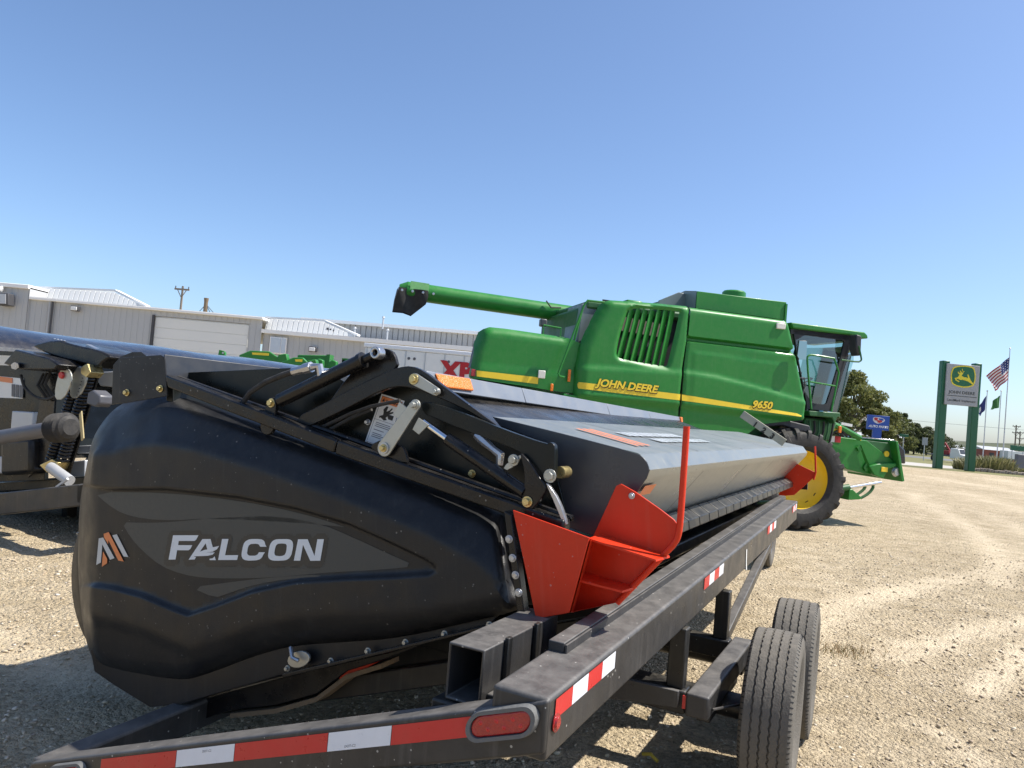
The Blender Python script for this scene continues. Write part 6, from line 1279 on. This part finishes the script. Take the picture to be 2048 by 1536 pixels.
q = MB(); q.box(0, .08, 0, .3, 1.4, 2.62); q.box(.45, .58, 0, .3, 1.4, 2.66); q.box(0, .5, 0, .3, 2.55, 2.66); q.box(.0, .55, .3, .32, 1.4, 2.6); q.build('frame', M['green'], e); MB().box(.1, .45, .1, .3, 0, 1.5).build('stand', M['green_dull'], e)
e = empty('loader_arm_end', (-8.45, 22, 0)); tag(e, 'short green loader arm end rising at the left of the row', 'loader')
MB().prism([(0, 0), (.2, 0), (.2, 2.5), (.16, 2.56), (.02, 2.58), (0, 2.4)], 0, .12).build('arm', M['green'], e, bevel=.01); MB().lathe([(0, .01), (.03, .01), (.03, 0)], 8, lambda r, a, h: (.14 + r * math.cos(a), -h, 2.5 + r * math.sin(a))).build('pin', M['steel'], e)

# ------------------------------------------------------------ poles and wires
wood = mat('weathered_pole_wood', (.20, .16, .12), .9, var=.3, scale=2, stretch=(6, 6, .6))
def utility_pole(x, y, h, label, arms=1, s=1.0, rot=0.0):
    e = empty('utility_pole', (x, y, 0), rot); tag(e, label, 'utility pole')
    MB().tube([(0, 0, 0), (0, 0, h)], [.17 * s, .12 * s], 10).build('pole', wood, e)
    for k in range(arms):
        z = h - .25 - 1.1 * k; MB().bar((-.85 * s, -.1, z), (.85 * s, -.1, z), .10, .12).build('crossarm', wood, e)
        for sx in (-1, 1): MB().tube([(sx * .55 * s, -.1, z), (0, -.1, z - .6)], .03, 5).build('arm_brace', wood, e)
        for dx in (-.75, .0, .75): MB().tube([(dx * s, -.1, z + .05), (dx * s, -.1, z + .22)], .04, 6).build('insulator', M['grey'], e)
utility_pole(-24.1, 55, 8.3, 'wooden utility pole with crossarm behind the workshop roof', s=.62)
utility_pole(86.8, 132, 6.3, 'tallest wooden utility pole at the right edge by the highway', 2, .8)
utility_pole(95.5, 144, 5.6, 'shorter utility pole just right of the tallest one', 2, .8)
utility_pole(108.5, 161, 5.6, 'rightmost utility pole cut by the picture edge', 2, .8)
for k, (z, y) in enumerate(((5.9, 132), (3.2, 150))):
    o = MB().tube([(20 + 110 * t, y, z + .9 * (2 * t - 1) ** 2 - .4) for t in np.linspace(0, 1, 24)], .025, 4).build('overhead_wire', MB_['dark'], smooth=0); tag(o, ('upper', 'lower')[k] + ' overhead wire crossing the sky behind the pylon sign', 'wire')

# ------------------------------------------------------------ dealer pylon sign
ps = empty('pylon_sign', (31.9, 55, 0)); tag(ps, 'tall green dealer pylon sign with leaping deer emblem on a grey panel', 'sign')
MS = dict(g=mat('sign_green', (.012, .105, .045), .4, var=.06), grey=mat('sign_grey_panel', (.34, .35, .36), .5, var=.03), y=mat('sign_yellow', (.75, .62, .03), .45, var=.03), dg=mat('sign_emblem_green', (.012, .13, .05), .45, var=.04), ink=mat('sign_lettering', (.05, .055, .05), .5))
for x in (-1.16, 1.14): MB().box(x - .26, x + .26, -.26, .26, 0, 7.72).build('post', MS['g'], ps, bevel=.05)
pn = MB().box(-1.19, 1.14, -.42, -.28, 4.6, 7.52).build('panel', MS['grey'], ps, bevel=.02)
cxs, czs = 31.87, 6.68
sheet('emblem_border', chaikin(D['badge'], 2), lambda P: np.stack([P[:, 0] - 31.9, np.full(len(P), -.445), P[:, 1]], 1), MS['y'], pn, h=.3, thick=.02, tdir=(0, 1, 0), grid=False)
bi = [(cxs + (x - cxs) * .91, czs + (z - czs) * .90) for x, z in D['badge']]
sheet('emblem_field', chaikin(bi, 2), lambda P: np.stack([P[:, 0] - 31.9, np.full(len(P), -.455), P[:, 1]], 1), MS['dg'], pn, h=.3, grid=False, smooth=0)
for k in ('deer', 'antler1', 'antler2'): sheet('leaping_deer', D[k], lambda P: np.stack([P[:, 0] - 31.9, np.full(len(P), -.47), P[:, 1]], 1), MS['y'], pn, h=.2, grid=False, smooth=0)
text('lettering', 'JOHN DEERE', MS['ink'], pn, lambda u, v, n: Vector((-.02 + u, -.43, 5.42 + v)), size=.29, bold=.006, xs=1.12, align='CENTER')
MB().box(-1.1, 1.05, -.432, -.428, 5.24, 5.28).build('rule', MS['ink'], pn)
text('lettering', 'LandMark Implement', MS['ink'], pn, lambda u, v, n: Vector((-.02 + u, -.43, 4.87 + v)), size=.235, bold=.003, xs=1.0, align='CENTER')

# ------------------------------------------------------------ flags
def flag(x, y, hgt, name, label, corners, nu, nv, colour, mats, amp=.08, r=.05):
    e = empty('flagpole', (x, y, 0)); tag(e, label + ' pole', 'flagpole', None)
    MB().tube([(0, 0, 0), (0, 0, hgt)], [r, r * .6], 10).build('pole', M['galv'], e); MB().lathe([(0, -.08), (.08, 0), (0, .08)], 10, lambda q_, a, h: (q_ * math.cos(a), q_ * math.sin(a), hgt + .06 + h)).build('finial', M['galv'], e)
    ht, hb, ft, fb = [Vector((c[0], y - .05, c[1])) for c in corners]; q = MB()
    for i in range(nu + 1):
        for j in range(nv + 1):
            u, v = i / nu, j / nv; p = ht.lerp(ft, u).lerp(hb.lerp(fb, u), v); p.y += amp * (.3 + u) * math.sin(u * 9 + v * 3) ; p.z += amp * .5 * math.sin(u * 11 + 1 + v * 2.5) * u; q.v.append(tuple(p))
    for i in range(nu):
        for j in range(nv):
            a = i * (nv + 1) + j; q.f.append((a, a + nv + 1, a + nv + 2, a + 1)); q.mi.append(colour((i + .5) / nu, (j + .5) / nv))
    o = q.build('flag', mats, smooth=70); tag(o, label, 'flag'); return o
fr = mat('flag_red', (.34, .035, .045), .8); fw = mat('flag_white', (.70, .68, .66), .8); fb_ = mat('flag_blue', (.020, .030, .14), .8); fgn = mat('flag_green', (.05, .17, .045), .8)
def us(u, v):
    if u < .42 and v < .54: return 2 if not (int(u * 26) % 3 == 1 and int(v * 26) % 3 == 1) else 1
    return int(v * 13) % 2
flag(39.85, 62, 9.9, 'flag', 'red, white and blue striped flag flying from the tallest pole', [(39.82, 9.25), (39.80, 7.42), (38.06, 7.60), (38.80, 6.35)], 26, 26, us, [fr, fw, fb_], .10)
flag(38.25, 62, 6.3, 'flag', 'dark blue flag with pale seal beside the pylon sign', [(38.18, 5.98), (38.15, 4.85), (37.40, 4.75), (37.72, 4.25)], 12, 10, lambda u, v: 1 if .55 < u < .8 and .3 < v < .7 else 0, [fb_, fw], .07, .045)
flag(39.37, 62, 6.4, 'flag', 'plain green flag between the blue and the striped flag', [(39.28, 6.10), (39.25, 5.10), (38.72, 5.62), (38.55, 4.85)], 12, 8, lambda u, v: 0, [fgn], .07, .045)

# ------------------------------------------------------------ auto parts sign
cs = empty('auto_parts_sign', (22.93, 48, 0)); tag(cs, 'blue auto parts sign with white and red logo above the feeder house', 'sign')
blue = mat('sign_blue', (.012, .075, .36), .45, var=.05)
MB().box(-.67, .67, -.1, .1, 2.28, 3.18).build('panel', blue, cs, bevel=.01); MB().box(-.28, .24, -.09, .09, 0, 2.28).build('stem', blue, cs, bevel=.01)
sheet('logo_ground', chaikin([(-.38, 2.98), (-.28, 3.08), (.2, 3.06), (.40, 2.94), (.36, 2.82), (.10, 2.70), (-.12, 2.66), (-.34, 2.80)], 2), lambda P: np.stack([P[:, 0], np.full(len(P), -.106), P[:, 1]], 1), fw, cs, h=.3, grid=False, smooth=0)
sheet('logo_red', [(-.30, 2.98), (-.24, 3.04), (-.06, 3.03), (-.08, 2.88), (.16, 2.90), (.24, 2.80), (.06, 2.72), (-.06, 2.74), (-.1, 2.84), (-.26, 2.86)], lambda P: np.stack([P[:, 0], np.full(len(P), -.112), P[:, 1]], 1), mat('sign_red', (.5, .03, .03), .5), cs, h=.3, grid=False, smooth=0)
sheet('logo_blue', [(-.02, 3.0), (.22, 3.01), (.33, 2.93), (.24, 2.87), (.0, 2.92)], lambda P: np.stack([P[:, 0], np.full(len(P), -.112), P[:, 1]], 1), blue, cs, h=.3, grid=False, smooth=0)
text('lettering', 'AUTO PARTS', M['white'], cs, lambda u, v, n: Vector((.0 + u, -.108, 2.42 + v)), size=.20, bold=.008, shear=.2, xs=1.02, align='CENTER')

# ------------------------------------------------------------ trees
bark = mat('tree_bark', (.10, .075, .05), .95, var=.3, scale=5, bump=.6, bscale=12)
def leaf_mat(name, a, b_):
    m = bpy.data.materials.new(name); m.use_nodes = True; N = m.node_tree.nodes; L = m.node_tree.links; p = N['Principled BSDF']; g = N.new('ShaderNodeNewGeometry'); r = N.new('ShaderNodeValToRGB')
    r.color_ramp.elements[0].color = (*a, 1); r.color_ramp.elements[1].color = (*b_, 1); L.new(g.outputs['Random Per Island'], r.inputs[0]); L.new(r.outputs[0], p.inputs['Base Color']); p.inputs['Roughness'].default_value = .6
    t = N.new('ShaderNodeBsdfTranslucent'); L.new(r.outputs[0], t.inputs[0]); mx = N.new('ShaderNodeMixShader'); mx.inputs[0].default_value = .38; L.new(p.outputs[0], mx.inputs[1]); L.new(t.outputs[0], mx.inputs[2]); L.new(mx.outputs[0], N['Material Output'].inputs[0]); return m
LM = [leaf_mat('olive_foliage', (.095, .115, .028), (.27, .27, .09)), leaf_mat('mid_green_foliage', (.075, .10, .03), (.21, .22, .075)), leaf_mat('dark_evergreen_foliage', (.042, .06, .024), (.13, .145, .06))]
def tree(x, y, h, rx, label, km=0, n=5200, seed=0, base=.12, leaf=.19):
    rs = np.random.RandomState(seed); e = empty('broadleaf_tree', (x, y, 0)); tag(e, label, 'tree', 'trees beyond the lot')
    q = MB(); q.tube([(0, 0, 0), (.1, 0, h * .25), (-.1, .1, h * .5), (.05, 0, h * .8)], [h * .028, h * .022, h * .015, h * .005], 8)
    nc = 46; C = []
    for k in range(nc):
        a = rs.rand() * 6.283; t = base + (1 - base) * rs.rand() ** .8; prof = math.sin(min(1, (t - base) / (1 - base) * .85 + .22) * math.pi) ** .6
        rr = rx * prof * (.35 + .65 * rs.rand()); C.append((rr * math.cos(a), rr * math.sin(a) * .8, h * t * .94))
        if k % 2 == 0: q.tube([(0, 0, max(.2, h * t * .45)), (C[-1][0] * .5, C[-1][1] * .5, h * t * .75), C[-1]], [h * .010, h * .007, h * .002], 5, cap=False)
    q.build('trunk', bark, e)
    C = np.array(C); ci = rs.randint(0, nc, n); sr = (rx * .175 * (.6 + .8 * rs.rand(nc)))[ci]
    d = rs.randn(n, 3); d /= np.linalg.norm(d, axis=1)[:, None]; d *= (rs.rand(n) ** .45)[:, None]
    P = C[ci] + d * sr[:, None] * np.array([1.25, 1.1, .72]); P[:, 2] -= .10 * np.abs(d[:, 0]) * sr
    u = rs.randn(n, 3); u /= np.linalg.norm(u, axis=1)[:, None]; v = np.cross(u, rs.randn(n, 3)); v /= np.linalg.norm(v, axis=1)[:, None]
    s = leaf * (.6 + .8 * rs.rand(n))[:, None]; V = np.stack([P - u * s, P - v * s * .45, P + u * s, P + v * s * .45], 1).reshape(-1, 3)
    me = bpy.data.meshes.new('crown'); me.vertices.add(len(V)); me.vertices.foreach_set('co', V.ravel()); me.loops.add(n * 4); me.loops.foreach_set('vertex_index', np.arange(n * 4)); me.polygons.add(n); me.polygons.foreach_set('loop_start', np.arange(n) * 4); me.update(calc_edges=True)
    me.materials.append(LM[km]); o = bpy.data.objects.new('crown', me); COL.objects.link(o); o.parent = e
for args in (
 (42.2, 95, 9.9, 5.6, 'large olive-green tree directly behind the cab, tallest of the row', 0, 19000, 1),
 (46.6, 99, 7.2, 4.2, 'spreading olive tree right of the tallest tree, above the blue sign', 0, 13000, 2),
 (50.6, 101, 5.6, 3.0, 'rounded green tree right of the blue sign', 1, 8000, 3),
 (54.3, 106, 5.9, 1.7, 'narrow pine-like tree with a spiky top', 2, 4200, 4),
 (59.0, 112, 4.6, 3.2, 'dark tree just left of the pylon sign', 2, 7000, 5),
 (63.0, 116, 4.3, 2.6, 'dark round tree seen between the pylon posts', 2, 6000, 6),
 (39.6, 100, 7.5, 4.2, 'shaded tree glimpsed behind the cab windows', 1, 10000, 7),
 (78.5, 140, 4.0, 3.6, 'low dark tree behind the flagpoles', 2, 2600, 8),
 (104, 150, 2.6, 5.0, 'low hedge-like tree at the right edge', 2, 2400, 9),
): tree(*args)

# ------------------------------------------------------------ planted bed, signs, vehicles by the road
bed = empty('planted_bed', (36.2, 57.5, 0)); tag(bed, 'bed of ornamental grasses with a stone edge below the flagpoles', 'flower bed')
rs = np.random.RandomState(4); q = MB()
for k in range(2600):
    x = rs.uniform(-2.4, 2.4); y = rs.uniform(-.9, .9); hh = (1.25 if x < 1.2 else .7) * (.5 + .6 * rs.rand()) * (1 - .35 * abs(x / 2.6)); dx, dy = rs.randn(2) * .32 * hh
    wv = .03; q.add([(x - wv, y, 0), (x + wv, y, 0), (x + dx * .5 + wv, y + dy * .5, hh * .7), (x + dx * .5 - wv, y + dy * .5, hh * .7), (x + dx, y + dy, hh)], [(0, 1, 2, 3), (3, 2, 4)])
gm = leaf_mat('ornamental_grass_blades', (.10, .11, .03), (.36, .32, .15)); o = q.build('grass_clump', gm, bed, smooth=0, recalc=False); o['kind'] = 'stuff'
stn = mat('rough_edging_stone', (.30, .25, .21), .9, var=.3, scale=3, bump=.5, bscale=8)
for k in range(22):
    q = MB(); w0_ = .16 + .08 * rs.rand(); h0_ = .16 + .12 * rs.rand(); x = -2.6 + .26 * k; q.prism([(x - w0_ * .6, 0), (x + w0_ * .6, 0), (x + w0_ * .5, h0_), (x + .02, h0_ * 1.15), (x - w0_ * .5, h0_ * .9)], -1.3 - .1 * rs.rand(), -1.0); q.build('edging_stone', stn, bed, bevel=.03)
def small_sign(x, y, h, w_, hh, m_, label, posts=1):
    e = empty('road_sign', (x, y, 0)); tag(e, label, 'road sign')
    for dx in ((0,) if posts == 1 else (-w_ * .35, w_ * .35)): MB().tube([(dx, 0, 0), (dx, 0, h)], .04, 6).build('post', M['galv'], e)
    MB().box(-w_ / 2, w_ / 2, -.06, -.03, h - hh, h).build('plate', m_, e, bevel=.01)
small_sign(40.5, 79, 2.5, .95, .30, MS['g'], 'small green street name sign left of the pylon sign')
small_sign(41.6, 77, 2.3, .55, .75, MS['grey'], 'small grey back of a road sign left of the pylon sign')
small_sign(42.0, 63.5, 2.2, 1.3, .42, MS['g'], 'green road sign on dark posts at the right edge', 2)
e = empty('mailbox_post', (41.9, 62.9, 0)); tag(e, 'dark box on a post under the green sign at the right edge', 'post box')
MB().box(-.4, .4, -.2, .2, .25, 1.5).build('box', M['grey'], e, bevel=.05); MB().box(-.12, .12, -.1, .1, 0, .3).build('foot', M['ink'], e)
def truck(x, y, rz, label, cabcol, L_=5.6, flat=True, load=None, cat='truck'):
    e = empty('road_truck', (x, y, 0), rz); tag(e, label, cat)
    MB().prism([(-.9, .55), (-.9, 1.05), (-.15, 1.15), (.15, 1.85), (1.25, 1.88), (1.35, 1.1), (1.35, .55)], -.95, .95).build('cab', cabcol, e, bevel=.06)
    MB().prism([(-.08, 1.18), (.2, 1.78), (1.15, 1.80), (1.2, 1.18)], -.965, -.955).build('side_window', M['ink'], e)
    MB().add([(-.17, -.8, 1.2), (-.17, .8, 1.2), (.10, .8, 1.78), (.10, -.8, 1.78)], [(0, 1, 2, 3)]).build('windscreen', M['ink'], e)
    MB().box(1.35, L_ - .9, -1.0, 1.0, .75, .95).build('bed', M['grey'], e, bevel=.03)
    if load: load(e)
    for wx in (-.35, L_ - 1.9):
        for sy in (-.9, .72): MB().lathe([(.18, 0), (.40, 0), (.42, .2), (.18, .2)], 20, lambda r, a, h, wx=wx, sy=sy: (wx + r * math.cos(a), sy + h, .42 + r * math.sin(a)), True).build('wheel', M['rubber'], e)
    return e
def redload(e):
    q = MB(); rr3 = random.Random(5)
    q.box(1.6, 3.4, -.7, .7, .96, 1.5); q.bar((1.8, 0, 1.5), (2.6, 0, 2.5), .25, .25); q.bar((2.6, 0, 2.4), (3.2, 0, 1.6), .2, .2); q.build('red_implement', mat('faded_red_paint', (.26, .03, .03), .6), e, bevel=.03)
truck(46.3, 78.5, math.pi * .72, 'white pickup with red implement on its bed between the pylon posts', M['white'], load=redload).scale = (.66, .8, .8)
def boxload(e): MB().box(1.4, 5.0, -1.1, 1.1, .95, 2.5).build('box', M['white'], e, bevel=.03)
truck(71.5, 106, math.pi + .1, 'green and white lorry passing behind the flagpoles', MS['g'], 6.4, load=boxload).scale = (.7, .7, .7)
for x, y, w_, h_, col, label in ((57, 118, 9, 2.6, (.16, .16, .17), 'low grey shed beyond the highway between the pylon posts'), (78, 122, 5, 2.2, (.34, .10, .07), 'low red-roofed shed right of the pylon sign'), (88, 160, 14, 2.0, (.25, .24, .23), 'far grey shed behind the flagpoles')):
    e = empty('roadside_shed', (x, y, 0)); tag(e, label, 'shed'); cm = mat('shed_wall', col, .7)
    MB().box(-w_ / 2, w_ / 2, 0, 5, 0, h_ * .75).build('wall', cm, e); MB().prism([(-.2, h_ * .75), (5.2, h_ * .75), (2.5, h_)], -w_ / 2 - .2, w_ / 2 + .2, yz).build('roof', MB_['wall'], e)
    for k in range(3): MB().box(-w_ * .35 + k * w_ * .3, -w_ * .35 + k * w_ * .3 + w_ * .15, -.03, .0, .05, h_ * .55).build('door', MB_['dark'], e)
# dark parked vehicle behind the feeder house
e = empty('parked_car', (21.2, 46, 0), .1); tag(e, 'dark parked vehicle half hidden behind the feeder house', 'car')
MB().prism([(-2.2, .4), (-2.2, 1.0), (-1.3, 1.15), (-.7, 1.75), (1.4, 1.78), (2.1, 1.2), (2.2, .4)], -.9, .9).build('body', M['cover'], e, bevel=.08, seg=3); MB().prism([(-1.1, 1.18), (-.62, 1.66), (1.3, 1.69), (1.8, 1.2)], -.915, -.905).build('side_glass', M['ink'], e)
for wx in (-1.4, 1.4):
    for sy in (-.95, .75): MB().lathe([(.2, 0), (.34, 0), (.35, .2), (.2, .2)], 20, lambda r, a, h, wx=wx, sy=sy: (wx + r * math.cos(a), sy + h, .35 + r * math.sin(a)), True).build('wheel', M['rubber'], e)

# ------------------------------------------------------------ small things on the gravel
rs = np.random.RandomState(8); q = MB()
for k in range(150):
    x, y = 2.70 + rs.randn() * .16, 6.0 + rs.randn() * .07; z = float(ground_z(np.array([x]), np.array([y]))[0]); hh = .03 + .05 * rs.rand(); dx, dy = rs.randn(2) * .03
    q.add([(x - .003, y, z), (x + .003, y, z), (x + dx, y + dy, z + hh)], [(0, 1, 2)])
tag(q.build('dry_weed', leaf_mat('weed_blades', (.10, .10, .03), (.36, .22, .10)), smooth=0, recalc=False), 'low dry weed patch on the gravel right of the trailer tyres', 'weed', kind='stuff')
z0_ = float(ground_z(np.array([.84]), np.array([3.78]))[0])
tag(MB().tube([(.80, 3.84, z0_ + .02), (.83, 3.80, z0_ + .04), (.86, 3.77, z0_ + .02)], .009, 6).build('strap_end', mat('yellow_webbing', (.62, .42, .05), .8)), 'frayed yellow strap end lying on the gravel under the trailer', 'strap')
